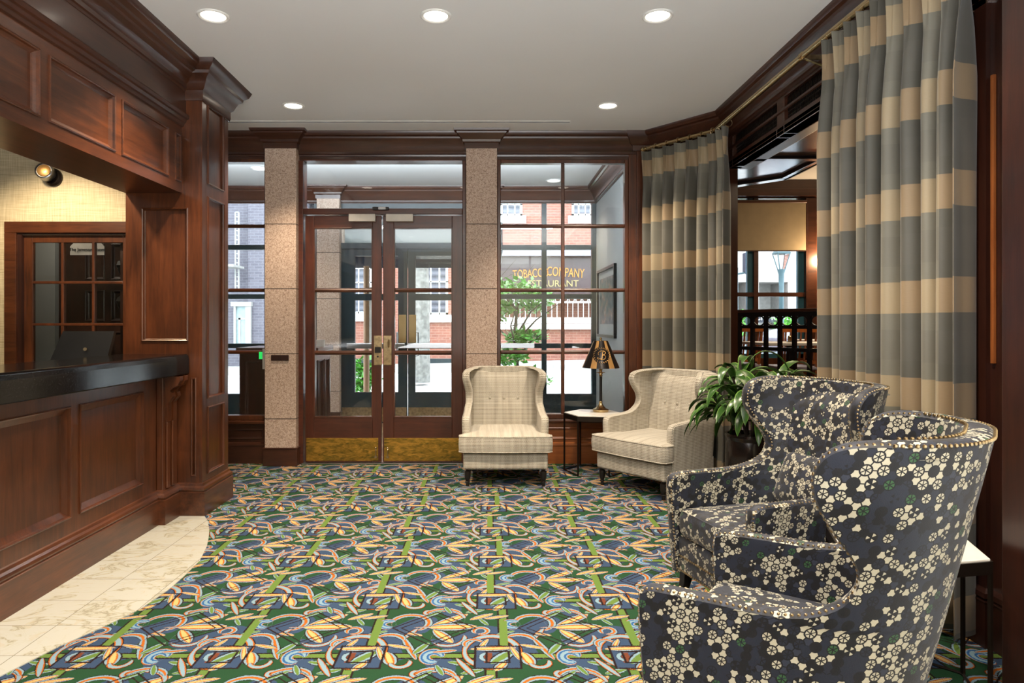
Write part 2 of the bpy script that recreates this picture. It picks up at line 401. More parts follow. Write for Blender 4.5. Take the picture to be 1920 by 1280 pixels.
    # square motif
    rect((0, 0), .165, .165, NV); leaf((-.2, .12), (.14, .14), .045, tulip); rect((-.07, -.01), .03, .075, BR)
    leaf((-.05, -.1), (.12, .1), .06, leafG); arc((-.06, .0), .06, 180, 75, .018, K((0, LB), (.8, DK))); leaf((-.02, -.2), (.06, -.07), .045, tulip)
    leaf((.17, -.06), (.1, .16), .03, tulip)
    rect((0, 0), .165, .165, None, DK); rect((0, 0), .082, .082, None, DK)
    diamond((.5, .47), .33, .3, DK); diamond((.5, .47), .26, .235, DK)
    fz = g.noise(pos, 420, 2, .7); col = g.mix(g.math('MULTIPLY', fz, .12), col, srgb(20, 22, 18))
    g.bump(fz, .5, .004); return g.fin(col, .95, 0, .1, 0, 0)
M['carpet'] = m_carpet()
def m_floral(name='floral chair fabric', s=.0385):
    g = G(name); uv = g.vm('SCALE', g.coord('UV'), scale=1/s); R3 = math.sqrt(3)
    def lat(off):
        q = g.vm('ADD', uv, (off[0], off[1], 0)); x = g.xyz(q)
        cx = g.math('SUBTRACT', g.math('ROUND', x[0]), off[0]); cy = g.math('SUBTRACT', g.math('MULTIPLY', g.math('ROUND', g.math('DIVIDE', x[1], R3)), R3), off[1])
        c = g.comb(cx, cy); return c, g.vm('DISTANCE', g.vm('MULTIPLY', uv, (1, 1, 0)), c)
    c1, d1 = lat((0, 0)); c2, d2 = lat((.5, R3/2)); sel = g.math('LESS_THAN', d1, d2)
    mv = g.node('ShaderNodeMix', data_type='VECTOR'); g.put(mv.inputs[0], sel); g.put(mv.inputs[4], c2); g.put(mv.inputs[5], c1); c = mv.outputs[1]
    d = g.math('MINIMUM', d1, d2); q = g.xyz(g.vm('SUBTRACT', uv, c)); ang = g.math('ARCTAN2', q[1], q[0])
    def wn(v):
        n = g.node('ShaderNodeTexWhiteNoise', noise_dimensions='2D'); g.put(n.inputs[0], g.vm('SNAP', g.vm('ADD', v, (.05, .05, 0)), (.1, .1, 1))); return n.outputs['Value']
    big = g.noise(c, .42, 2, .5); r = wn(c)
    A = math.radians(60)
    k = g.math('FLOOR', g.math('DIVIDE', ang, A)); am = g.math('MULTIPLY', g.math('ADD', k, .5), A)
    tri = g.vm('ADD', c, g.comb(g.math('MULTIPLY', g.math('COSINE', am), 1/R3), g.math('MULTIPLY', g.math('SINE', am), 1/R3)))
    rt = wn(tri); bigt = g.noise(tri, .42, 2, .5)
    CR, BG, BK, GN, GY = srgb(194, 188, 166), srgb(27, 33, 49), srgb(10, 11, 18), srgb(50, 92, 54), srgb(44, 50, 66)
    col = BG
    # interstices
    tc = g.ramp(g.math('ADD', g.math('MULTIPLY', g.math('SUBTRACT', bigt, .5), 2.2), g.math('MULTIPLY', rt, .75)), [(0, BG), (.28, BK), (.42, GY), (.5, CR)], True)
    phi = g.math('ABSOLUTE', g.math('SUBTRACT', g.math('DIVIDE', ang, A), g.math('ADD', k, .5)))   # 0 mid sector, .5 spoke
    spoke = g.math('MULTIPLY', g.math('SUBTRACT', .5, phi), g.math('MULTIPLY', d, A))           # distance to spoke line
    far = g.math('MULTIPLY', g.math('GREATER_THAN', d, .395), g.math('GREATER_THAN', spoke, .04))
    # (spokes between centres stay dark)
    base = g.mix(g.math('GREATER_THAN', g.math('ADD', g.math('MULTIPLY', g.math('SUBTRACT', bigt, .5), 2.2), g.math('MULTIPLY', rt, .75)), .28), BG, BK)
    col = g.mix(far, base, tc)
    # petals: sectors centred on 0,60.. shifted by 30 degrees
    ps = g.math('ABSOLUTE', g.math('WRAP', ang, A/2, -A/2))
    edge = g.math('MULTIPLY', g.math('SUBTRACT', A/2, ps), d)
    pet = g.math('MULTIPLY', g.math('MULTIPLY', g.math('LESS_THAN', d, .295), g.math('GREATER_THAN', d, .06)), g.math('GREATER_THAN', edge, .034))
    pc = g.ramp(g.math('ADD', g.math('MULTIPLY', g.math('SUBTRACT', big, .5), 2.0), g.math('MULTIPLY', r, .8)), [(0, BG), (.2, BK), (.34, BG), (.42, CR)], True)
    kk = g.math('FLOOR', g.math('DIVIDE', g.math('ADD', ang, A/2+6*A), A)); alt = g.math('MULTIPLY', g.math('LESS_THAN', g.math('FRACT', g.math('MULTIPLY', kk, .5)), .25), g.math('GREATER_THAN', wn(g.vm('ADD', c, (11.7, 3.1, 0))), .72))
    pc = g.mix(alt, pc, BK)
    pc = g.mix(g.math('GREATER_THAN', wn(g.vm('ADD', c, (31.3, 7.7, 0))), .95), pc, GN)
    ring = g.math('MULTIPLY', g.math('LESS_THAN', d, .37), g.math('GREATER_THAN', g.math('ADD', g.math('MULTIPLY', g.math('SUBTRACT', big, .5), 2.0), g.math('MULTIPLY', r, .8)), .18))
    col = g.mix(ring, col, BK); col = g.mix(pet, col, pc)
    th = g.noise(g.vm('MULTIPLY', g.coord('UV'), (900, 260, 1)), 1, 1); g.bump(th, .25, .0015)
    col = g.mix(g.math('MULTIPLY', th, .25), col, BK)
    return g.fin(col, .55, 0, .45, 0, .15)
M['floral'] = m_floral()
def m_beige():
    g = G('cream ripple weave'); uv = g.coord('UV'); x = g.xyz(uv)
    wob = g.math('MULTIPLY', g.math('PINGPONG', g.math('MULTIPLY', x[0], 110), 1), .003)
    n = g.noise(g.vm('MULTIPLY', uv, (60, 25, 1)), 1, 2)
    v = g.math('ADD', g.math('ADD', x[1], wob), g.math('MULTIPLY', n, .004))
    st = g.math('PINGPONG', g.math('MULTIPLY', v, 165), 1); lf = g.noise(g.vm('MULTIPLY', uv, (34, 1.2, 1)), 1, 2)
    f = g.math('ADD', g.math('MULTIPLY', st, .8), g.math('MULTIPLY', g.math('SUBTRACT', lf, .5), .9))
    c = g.ramp(f, [(.0, srgb(130, 120, 104)), (.4, srgb(184, 176, 159)), (.8, srgb(206, 200, 185))]); g.bump(st, .25, .002)
    return g.fin(c, .8, 0, .25, 0, .2)
M['beige'] = m_beige()
def m_plaid():
    g = G('plaid drapery'); uv = g.coord('UV'); x = g.xyz(uv); P = .455
    fv = g.math('FRACT', g.math('DIVIDE', g.math('ADD', g.math('SUBTRACT', 3.03, x[1]), -.085+P*8), P)); tan = g.math('LESS_THAN', fv, .335)
    fu = g.math('FRACT', g.math('DIVIDE', g.math('ADD', x[0], 10.0), .52)); dk = g.math('LESS_THAN', fu, .5); md = g.math('LESS_THAN', g.math('ABSOLUTE', g.math('SUBTRACT', fv, .67)), .16)
    gray = g.mix(dk, srgb(120, 117, 104), srgb(86, 84, 75)); gray = g.mix(g.math('MULTIPLY', md, .25), gray, srgb(96, 92, 84))
    tn = g.mix(dk, srgb(166, 149, 119), srgb(148, 126, 96)); c = g.mix(tan, gray, tn)
    th = g.noise(g.vm('MULTIPLY', uv, (60, 500, 1)), 1, 2); c = g.mix(g.math('MULTIPLY', th, .16), c, srgb(50, 46, 40)); g.bump(th, .1, .001)
    wr = g.noise(g.vm('MULTIPLY', uv, (5, 3, 1)), 1, 3)
    return g.fin(c, .5, 0, .4, 0, .3)
M['plaid'] = m_plaid()
def m_wallpaper():
    g = G('woven wallpaper'); v = g.coord('Object'); a = g.noise(g.vm('MULTIPLY', v, (260, 1, 6)), 1, 2); b = g.noise(g.vm('MULTIPLY', v, (6, 1, 300)), 1, 2)
    f = g.math('ADD', g.math('MULTIPLY', a, .5), g.math('MULTIPLY', b, .5)); g.bump(f, .2, .002)
    return g.fin(g.ramp(f, [(.35, srgb(172, 156, 122)), (.65, srgb(220, 206, 172))]), .8)
M['wallpaper'] = m_wallpaper()
def m_brick(name, c1, c2, mort, sc=1):
    g = G(name); b = g.node('ShaderNodeTexBrick'); v = g.coord('Object'); x = g.xyz(v); g.put(b.inputs['Vector'], g.comb(g.math('ADD', x[0], x[1]), x[2]))
    b.inputs['Color1'].default_value = srgb(*c1); b.inputs['Color2'].default_value = srgb(*c2); b.inputs['Mortar'].default_value = srgb(*mort)
    b.inputs['Scale'].default_value = 1/sc; b.inputs['Brick Width'].default_value = .24; b.inputs['Row Height'].default_value = .085; b.inputs['Mortar Size'].default_value = .008
    n = g.noise(v, 1.2, 4); c = g.mix(g.math('MULTIPLY', n, .4), b.outputs[0], srgb(*mort)); return g.fin(c, .85)
M['brick'] = m_brick('red brick', (116, 62, 50), (136, 78, 62), (146, 112, 98))
M['greybrick'] = m_brick('grey violet brick', (72, 68, 78), (88, 84, 92), (104, 102, 110))
M['paint'] = plain('pale grey wall paint', (158, 162, 162), .6, var=.02, scale=1)
M['ceil'] = plain('white ceiling paint', (222, 222, 221), .9, var=.01, scale=1)
M['street'] = plain('pale cobbled street', (190, 189, 187), .85, var=.12, scale=6)
M['stone'] = plain('pale stone', (150, 149, 146), .8)
M['shade'] = plain('beige roller shade', (150, 134, 106), .8, var=.03)
M['soil'] = plain('soil', (52, 40, 30), .95, var=.3, scale=60)
M['pot'] = plain('dark brown glazed pot', (30, 22, 19), .2, var=.3, scale=6)
M['bark'] = plain('bark', (60, 50, 42), .9, var=.3, scale=14)
M['tile'] = plain('tan vestibule floor', (140, 118, 90), .4, var=.15, scale=4)
M['lens'] = emit('lit lamp lens', (255, 244, 226), 5)
M['gold'] = plain('gold leaf', (206, 160, 96), .35, .6)
def m_leaf(name, a, b):
    g = G(name); x = g.xyz(g.coord('UV')); e = g.math('ABSOLUTE', g.math('SUBTRACT', x[0], .5)); st = g.math('PINGPONG', g.math('MULTIPLY', x[0], 16), 1)
    n = g.noise(g.coord('Object'), 9, 2); c = g.mix(g.math('MULTIPLY', st, .35), srgb(*a), srgb(*b)); c = g.mix(g.math('GREATER_THAN', e, .42), c, srgb(*b)); c = g.mix(g.math('MULTIPLY', n, .4), c, srgb(*a))
    return g.fin(c, .3, 0, .5)
M['leafp'] = m_leaf('glossy plant leaf', (26, 66, 22), (118, 156, 72))
M['leaft'] = m_leaf('tree leaf', (66, 140, 40), (120, 180, 70))
# ================================================================== STRUCTURE
def fp(px, py):          # floor point
    Y = 1280*CH/(py-606); return ((px-916)/1280*Y, Y)
def at(px, py, Y): return ((px-916)/1280*Y, Y, CH+(606-py)/1280*Y)
def struct(o): o['kind'] = 'structure'; return o
BY = 6.74; OY = 9.4            # inner and outer glazed wall planes
b = MB(); b.box(-2.4, 2.3, -4.2, BY+.12, -.1, 0); struct(b.build('floor', M['carpet']))
b = MB(); b.box(-6.6, -2.4, -4.2, BY+.1, -.1, 0); struct(b.build('floor', M['carpet']))
# marble border with curved carpet edge
edge = [fp(*p) for p in [(384, 968), (390, 978), (392.5, 995), (391, 1010), (388, 1024), (375, 1051), (345, 1081), (315, 1107), (262, 1143), (191, 1177), (112, 1212), (0, 1269)]]
poly = [(-2.5, 4.9)]+[(-2.5, 1.2)]+[(edge[-1][0]-.28, 1.2), (edge[-1][0]-.12, 1.8)]+list(reversed(edge)); poly = poly[:-1]+[(-2.03, 4.88)]
b = MB(); b.prism(poly, .0, .004); struct(b.build('floor', M['marble'], label='cream veined marble tile border curving along the reception counter', ))
b = MB(); b.box(-6.6, 2.6, -4.2, BY+.05, CZ, CZ+.1); struct(b.build('ceiling', M['ceil']))
b = MB(); b.box(-6.6, 2.6, -4.3, -4.2, -.1, CZ); struct(b.build('wall_back', M['wallpaper']))
# back wall timber: header fascia over the glazing
def wood_obj(name, boxes, mat, parent=None, bevel=.003, **k):
    b = MB()
    for x in boxes: b.box(*x)
    return b.build(name, mat, parent, bevel=bevel, **k)
hd = struct(wood_obj('wall_front', [(-4.4, 1.56, BY-.02, BY+.12, 2.975, CZ), (-4.4, -3.1, BY, BY+.1, 0, CZ)], M['dark_x']))
crown = [(0, 3.02), (.012, 3.02), (.016, 3.035), (.03, 3.04), (.03, 3.06), (.04, 3.075), (.05, 3.1), (.075, 3.15), (.1, 3.175), (.105, 3.19), (.125, 3.2), (.135, 3.215), (.14, CZ), (0, CZ)]
crownL = [(0, 3.04), (.014, 3.04), (.018, 3.055), (.03, 3.06), (.032, 3.085), (.05, 3.1), (.06, 3.12), (.09, 3.14), (.095, 3.155), (.115, 3.165), (.12, 3.18), (.15, 3.195), (.16, 3.21), (.165, CZ), (0, CZ)]
b = MB(); b.sweep([(o, z) for o, z in crown], [(-4.0, BY-.02), (1.56, BY-.02)]); struct(b.build('trim_1', M['dark_x'], smooth=True, angle=25))
# angled wall and right wall ------------------------------------------------
AX0, AY0, AX1, AY1, RX = 1.60, 6.72, 2.12, 6.02, 2.12
b = MB(); b.prism([(AX0, AY0), (AX1, AY1), (AX1+.1, AY1+.06), (AX0+.1, AY0+.1)], 0, CZ); struct(b.build('wall_right', M['dark_z']))
# right wall header with lattice grilles
HB = 2.743
b = MB(); b.box(RX+.1, RX+.2, 2.9, 6.05, HB, CZ)
Mr = frameM((RX, 6.02, HB), (0, -1, 0), (0, 0, 1))
Wd = 6.02-2.95
gr = []; y = 5.92
for a, c in ((5.93, 5.02), (4.90, 4.10), (3.98, 3.2)): gr.append((6.02-a, 6.02-c, .085, .27))
us = sorted([0, Wd]+[v for r in gr for v in r[:2]])
for a, c in zip(us, us[1:]):
    inr = any(abs(a-r[0]) < 1e-6 for r in gr)
    for v0, v1 in (((0, .085), (.27, CZ-HB)) if inr else ((0, CZ-HB),)):
        b.box(RX, RX+.1, 6.02-c, 6.02-a, HB+v0, HB+v1)
wr = struct(b.build('wall_right', M['dark_y'], bevel=.004))
for a, c in ((5.93, 5.02), (4.90, 4.10), (3.98, 3.2)):
    gz = empty('vent_grille', (RX+.03, (a+c)/2, HB+.175), label={5.93: 'dark woven lattice grille above the opening, the farthest one', 4.90: 'dark woven lattice grille, middle of the row over the opening', 3.98: 'dark woven lattice grille mostly behind the near drape'}[a], cat='grille', group='lattice grilles in the right header')
    h = (a-c)/2; b = MB(); k = -h+.02
    while k < h: 
        b.tube([(0, k, -.09), (.006, k+.012, -.03), (-.006, k-.0, .03), (0, k+.01, .09)], .0035, 5); k += .024
    z = -.08
    while z < .09:
        b.tube([(.002, -h, z), (.002, h, z)], .003, 4); z += .03
    b.build('lattice', M['blackmetal'], gz)
    b = MB(); b.box(.03, .035, -h, h, -.09, .09); b.build('backing', M['black'], gz)
    b = MB()
    for q in ((-.03, -.018, -h-.01, h+.01, .085, .1), (-.03, -.018, -h-.01, h+.01, -.1, -.088)): b.box(q[0], q[1], q[2], q[3], q[4], q[5])
    b.build('frame', M['dark_y'], gz, bevel=.002)
b = MB(); b.sweep([(o, z) for o, z in crown], [(1.50, BY-.02), (1.56, BY-.02), (AX0-.02, AY0-.02), (AX1, AY1), (RX, 2.9)]); struct(b.build('trim_2', M['dark_y'], smooth=True, angle=25))
b = MB(); b.sweep([(0, 2.90), (.012, 2.905), (.012, 2.92), (0, 2.93)], [(RX, 6.02), (RX, 2.95)]); struct(b.build('trim_3', M['dark_y']))
# lacquered soffit panelling of the deep opening
b = MB(); SB = [(RX, 2.9), (2.83, 2.9), (2.83, 6.5), (2.36, 6.98), (2.12, 6.98), (AX1, AY1)]
def insetp(P, d):
    n = len(P); out = []
    for i in range(n):
        p = Vector(P[i]); a = Vector(P[i-1]); c = Vector(P[(i+1) % n]); d1 = (p-a).normalized(); d2 = (c-p).normalized()
        n1 = Vector((-d1.y, d1.x)); n2 = Vector((-d2.y, d2.x)); m = (n1+n2).normalized(); out.append(tuple(p+m*(d/max(.3, m.dot(n1)))))
    return out
g = G('lacquered soffit'); n_ = g.noise(g.coord('Object', scale=(1, 5, 1)), 3, 3); M['lacq'] = g.fin(g.ramp(n_, [(.3, srgb(104, 76, 62)), (.7, srgb(150, 116, 96))]), .13, 0, 1.0, 1); g.p.inputs['IOR'].default_value = 3.0; g.p.inputs['Coat IOR'].default_value = 1.9
sf = MB(); sf.prism(SB, HB+.03, HB+.06)
sections = [[(2.22, 2.95), (2.76, 2.95), (2.76, 3.3), (2.22, 3.3)], [(2.22, 3.38), (2.76, 3.38), (2.76, 4.28), (2.22, 4.28)], [(2.22, 4.36), (2.76, 4.36), (2.76, 5.66), (2.22, 5.66)], [(2.22, 5.74), (2.76, 5.74), (2.76, 6.42), (2.33, 6.86), (2.22, 6.86)]]
sf.box(2.12, 2.22, 2.9, 6.98, HB, HB+.03); sf.box(2.76, 2.83, 2.9, 6.44, HB, HB+.03)
for y0, y1 in ((3.3, 3.38), (4.28, 4.36), (5.66, 5.74)): sf.box(2.22, 2.76, y0, y1, HB, HB+.03)
sf.prism([(2.83, 6.44), (2.83, 6.5), (2.36, 6.98), (2.22, 6.98), (2.22, 6.92), (2.33, 6.88), (2.76, 6.42)], HB, HB+.03)
struct(sf.build('ceiling', M['lacq'], bevel=.002, label='lacquered panelled soffit over the side opening'))
b = MB()
for P in sections:
    Q = insetp(P, .012); n = len(P)
    for i in range(n):
        j = (i+1) % n; b.face([(P[i][0], P[i][1], HB+.001), (P[j][0], P[j][1], HB+.001), (Q[j][0], Q[j][1], HB+.025), (Q[i][0], Q[i][1], HB+.025)])
struct(b.build('trim_4', M['black']))
b = MB(); b.box(2.80, 2.84, 2.9, 6.5, HB+.0, CZ); b.face([(2.83, 6.5, HB), (2.36, 6.98, HB), (2.36, 6.98, CZ), (2.83, 6.5, CZ)]); struct(b.build('wall_right', M['dark_y']))
# knee wall and ledge
b = MB(); b.prism([(RX, 3.0), (2.8, 3.0), (2.8, 6.45), (2.36, 6.9), (2.15, 6.9), (AX1, AY1)], 0, .46); struct(b.build('wall_right', M['wood_y']))
b = MB(); b.prism([(RX-.03, 3.0), (2.84, 3.0), (2.84, 6.45), (2.36, 6.94), (2.15, 6.94), (RX-.03, 6.0)], .46, .49); struct(b.build('trim_5', M['lacq'], bevel=.004))
# pier and paneling at the near end of the right wall
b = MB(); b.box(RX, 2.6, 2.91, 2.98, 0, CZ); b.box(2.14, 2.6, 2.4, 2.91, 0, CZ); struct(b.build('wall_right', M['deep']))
bm_ = [(0, 0), (.016, 0), (.016, .19), (.02, .195), (.02, .2), (.012, .205), (.022, .215), (.02, .235), (.006, .245), (0, .25)]
b = MB(); b.sweep(bm_, [(2.6, 2.98), (RX-.0, 2.98), (RX, 2.91), (2.14, 2.91), (2.14, 2.4)][::1]); struct(b.build('baseboard_right', M['deep']))
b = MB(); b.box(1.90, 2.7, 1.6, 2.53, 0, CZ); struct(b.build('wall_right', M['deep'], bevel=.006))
b = MB(); b.box(2.125, 2.14, 2.875, 2.893, 1.21, 2.43); struct(b.build('trim_6', M['gold_z'], bevel=.003))
b = MB(); b.box(2.6, 2.7, -4.2, 1.6, 0, CZ); struct(b.build('wall_right', M['wallpaper']))
# ------------------------------------------------------------------ granite columns
def column(x0, x1, y0, y1, label, base=True):
    t = empty('granite_column', ((x0+x1)/2, (y0+y1)/2, 0), label=label, cat='column')
    hx, hy = (x1-x0)/2, (y1-y0)/2
    b = MB(); b.box(-hx, hx, -hy, hy, .16, 3.11); b.build('shaft', M['granite'], t, bevel=.006)
    b = MB(); b.box(-hx-.014, hx+.014, -hy-.014, hy+.014, 0, .165); b.box(-hx-.02, hx+.02, -hy-.02, hy+.02, .165, .18); b.build('base', M['dark_x'], t, bevel=.004)
    b = MB(); pr = [(.004, 3.07), (.012, 3.07), (.014, 3.12), (.03, 3.13), (.034, 3.15), (.06, 3.18), (.085, 3.2), (.09, 3.215), (.11, 3.22), (.115, CZ)]
    path = [(-hx, -hy), (-hx, hy), (hx, hy), (hx, -hy)]
    b.sweep(pr, [(-hx, -hy), (-hx, hy), (hx, hy), (hx, -hy)][::-1], closed=True); 
    b.build('capital', M['dark_x'], t, smooth=True, angle=25); return t
column(-2.165, -1.862, 6.60, 6.95, 'pink granite column left of the double doors')
column(-.217, .083, 6.60, 6.95, 'pink granite column right of the double doors behind the cream chair')
column(-2.33, -2.02, 9.25, 9.6, 'pink granite column in the vestibule by the exterior doors')
column(-.2, .1, 9.25, 9.6, 'granite column of the outer wall, right of the exterior doors')
b = MB(); b.box(-2.1, -1.93, 6.588, 6.6, 1.02, 1.075); tag(b.build('name_plate', M['deep'], bevel=.002), 'small dark blank plaque on the left granite column', 'plaque')
b = MB(); b.box(-2.22, -2.19, 6.70, 6.73, .93, 1.13); cr_ = b.build('card_reader', M['white'], bevel=.003); tag(cr_, 'small white card reader beside the left column', 'card reader')
b = MB(); b.box(-2.255, -2.22, 6.705, 6.72, 1.03, 1.1); b.build('indicator_light', emit('green indicator', (40, 200, 90), .6), cr_)
# ------------------------------------------------------------------ glazed screens
def screen(name, x0, x1, zt, zb, cols, rows, label=None, y=BY):
    """x0..x1 outer frame; cols/rows: centre lines of the glazing bars"""
    t = empty(name, ((x0+x1)/2, y, 0)); t['kind'] = 'structure'
    X0, X1 = x0-(x0+x1)/2, x1-(x0+x1)/2; cx = (x0+x1)/2
    fw = .035
    b = MB(); b.box(X0, X0+fw, -.03, .06, 0, zt+fw); b.box(X1-fw, X1, -.03, .06, 0, zt+fw); b.box(X0+fw, X1-fw, -.03, .06, zt, zt+fw); b.box(X0+fw, X1-fw, -.03, .06, zb-.05, zb)
    b.build('frame', M['wood_z'], t, bevel=.006)
    b = MB()
    for c in cols: b.box(c-cx-.017, c-cx+.017, -.02, .02, zb, zt)
    for r in rows: b.tube([(X0+fw, 0, r), (X1-fw, 0, r)], .02, 8)
    b.build('glazing_bar', M['wood_x'], t, bevel=.005)
    b = MB(); b.box(X0+fw, X1-fw, -.003, .003, zb, zt); b.build('pane', M['glass'], t)
    b = MB(); b.box(X0-.01, X1+.01, -.06, .05, zb-.085, zb-.05); b.build('sill', M['wood_x'], t, bevel=.01)
    h = zb-.085; Wp = x1-x0
    b = MB(); b.panels(frameM((X0, -.01, 0), (1, 0, 0), (0, 0, 1)), Wp, h, [(.05, Wp-.05, .24, h-.05)], .012, .02); b.box(X0, X1, 0.01, .06, 0, h); b.build('apron_panel', M['gold_x'] if x0 > 0 else M['dark_x'], t)
    b = MB(); b.sweep([(0, 0), (.014, 0), (.014, .17), (.02, .18), (.018, .2), (0, .21)], [(X0, -.01), (X1, -.01)]); b.build('baseboard', M['gold_x'] if x0 > 0 else M['dark_x'], t)
    return t
ZR = [CH+(606-p)/1280*BY for p in (424, 544, 660)]
screen('window_1', -3.1, -2.17, 2.965, .475, [-2.64], ZR)
screen('window_2', .085, 1.375, 2.955, .49, [.732], ZR)
# right end post, pilaster cap
b = MB(); b.box(1.375, 1.62, BY-.04, BY+.1, 0, 3.1); b.box(1.45, 1.56, BY-.07, BY-.03, 0, 3.1); struct(b.build('trim_7', M['wood_z'], bevel=.006))
b = MB(); b.sweep([(.0, 3.06), (.016, 3.06), (.02, 3.11), (.04, 3.13), (.06, 3.17), (.08, 3.2), (.09, CZ), (0, CZ)], [(1.42, BY-.03), (1.42, BY-.08), (1.6, BY-.08), (1.6, BY-.03)]); struct(b.build('trim_8', M['dark_x'], smooth=True, angle=25))
# ------------------------------------------------------------------ entrance doors (inner)
def Xb(px, Y=BY): return (px-916)/1280*Y
def Zb(py, Y=BY): return CH+(606-py)/1280*Y
t = empty('door_frame', (Xb(718), BY, 0)); t['kind'] = 'structure'; cx = Xb(718); t.name = 'trim_9'
L, R = Xb(559)-cx, Xb(874)-cx
b = MB(); b.box(L, L+.062, -.05, .1, 0, 2.975); b.box(R-.035, R, -.05, .1, 0, 2.975); b.box(L+.06, R-.035, -.05, .1, Zb(403), Zb(392)); b.box(L+.06, R-.035, -.05, .1, Zb(303), 2.99)
b.build('jamb', M['doorx'], t, bevel=.005)
b = MB(); b.box(L+.06, R-.035, -.003, .003, Zb(392), Zb(303)); b.build('transom_pane', M['glass'], t)
b = MB(); b.box(L+.05, R-.03, -.06, .1, 0, .012); b.build('threshold', M['steel'], t, bevel=.002)
dv = empty('door_sensor', (Xb(716), BY-.055, Zb(393)), label='small black door sensor on the transom bar above the double doors', cat='sensor')
b = MB(); b.box(-.08, .08, -.03, 0, -.016, .016); b.build('housing', M['black'], dv, bevel=.006); b = MB(); b.box(-.02, .05, -.036, -.03, -.012, .012); b.build('sensor_window', M['steel'], dv)
def leafdoor(name, x0, x1, gx0, gx1, hinge):
    t = empty(name, ((x0+x1)/2, BY, 0)); t['kind'] = 'structure'; cx = (x0+x1)/2
    x0 -= cx; x1 -= cx; gx0 -= cx; gx1 -= cx; zt, gt, gb = Zb(405), Zb(428), Zb(781)
    b = MB(); b.box(x0, gx0, -.025, .025, .014, zt); b.box(gx1, x1, -.025, .025, .014, zt); b.build('stile', M['door'], t, bevel=.004)
    b = MB(); b.box(gx0, gx1, -.025, .025, gt, zt); b.box(gx0, gx1, -.025, .025, .014, gb); b.build('rail', M['doorx'], t, bevel=.004)
    b = MB()
    for py in (544, 661): b.tube([(gx0, 0, Zb(py)), (gx1, 0, Zb(py))], .021, 8)
    b.build('glazing_bar', M['wood_x'], t, smooth=True)
    b = MB(); b.box(gx0, gx1, -.003, .003, gb, gt); b.build('pane', M['glass'], t)
    b = MB()
    for q in ((gx0-.004, gx0+.008, gb, gt), (gx1-.008, gx1+.004, gb, gt)): b.box(q[0], q[1], -.03, .03, q[2], q[3])
    for z in (gb, gt): b.box(gx0, gx1, -.03, .03, z-.006, z+.006)
    b.build('glass_bead', M['wood_z'], t, bevel=.002)
    b = MB(); b.box(x0+.012, x1-.03 if hinge < 0 else x1-.012, -.03, -.025, .03, Zb(820)); b.build('kick_plate', M['kick'], t, bevel=.001)
    if hinge < 0: cxs = (Xb(657)-cx, Xb(706)-cx)
    else: cxs = (Xb(726)-cx, Xb(776)-cx)
    b = MB(); b.box(cxs[0], cxs[1], -.09, -.03, Zb(417), Zb(403.5)); cl = b.build('door_closer', M['closer'], t, bevel=.004, label='cream door closer box')
    b = MB(); mx = cxs[1] if hinge < 0 else cxs[0]; b.tube([(mx, -.06, Zb(405)), (mx+(.07 if hinge < 0 else -.07), -.05, Zb(404))], .006); b.build('closer_arm', M['steel'], cl)
    px = (702, 717) if hinge < 0 else (720, 735)
    b = MB(); b.box(Xb(px[0])-cx, Xb(px[1])-cx, -.031, -.025, Zb(684), Zb(629)); lp = b.build('lock_plate', M['oldbrass'], t, bevel=.002, label='worn brass lock plate')
    b = MB(); mx = (Xb(px[0])+Xb(px[1]))/2-cx
    if hinge < 0: b.box(mx-.03, mx+.03, -.04, -.03, Zb(661), Zb(650)); b.lathe([(.009, 0), (.009, .012)], 10, M=frameM((mx, -.03, Zb(668)), (1, 0, 0), (0, 0, 1)))
    else: b.tube([(mx+.012, -.035, Zb(650)), (mx+.012, -.06, Zb(648)), (mx+.012, -.06, Zb(640)), (mx+.012, -.035, Zb(637))], .008)
    b.build('lock', M['ebony'] if hinge < 0 else M['oldbrass'], lp)
    px = 706 if hinge < 0 else 728; mx = Xb(px)-cx
    b = MB(); b.tube([(mx, -.034, Zb(838)), (mx, -.05, Zb(842)), (mx, -.05, Zb(852)), (mx, -.034, Zb(855))], .005); b.ball((mx, -.04, Zb(838)), .011); b.box(mx-.014, mx+.014, -.05, -.03, Zb(857), Zb(852))
    b.build('floor_bolt', M['brass'], t)
    return t
xm = Xb(718); leafdoor('door_1', Xb(573.5), xm-.012, Xb(590), Xb(699), -1); leafdoor('door_2', xm+.004, Xb(868), Xb(739), Xb(848), 1)
# ------------------------------------------------------------------ vestibule
b = MB(); b.box(-4.4, 1.6, BY+.12, OY+.2, -.1, 0); struct(b.build('floor', M['tile']))
b = MB(); b.box(-4.4, 1.6, BY+.12, OY+.2, CZ, CZ+.1); struct(b.build('ceiling', M['ceil']))
b = MB(); b.box(1.476, 1.6, BY+.1, OY+.2, 0, CZ); struct(b.build('wall_vestibule_right', M['paint']))
b = MB(); b.box(-4.5, -4.4, BY+.1, OY+.2, 0, CZ); struct(b.build('wall_vestibule_left', M['paint']))
b = MB(); b.sweep(crown, [(-4.4, OY-.04), (1.476, OY-.04), (1.476, BY+.12)]); struct(b.build('trim_10', M['dark_x'], smooth=True, angle=25))
pf = empty('framed_picture', (1.476, 8.48, 1.64), label='black framed street photograph with white mat on the grey vestibule wall', cat='picture')
b = MB()
for q in ((-.62, .62, .4, .435), (-.62, .62, -.435, -.4), (-.62, -.585, -.4, .4), (.585, .62, -.4, .4)): b.box(-.035, 0, q[0], q[1], q[2], q[3])
b.build('frame', M['black'], pf, bevel=.003)
b = MB(); b.box(-.012, -.005, -.585, .585, -.4, .4); b.build('mat', M['paint'], pf)
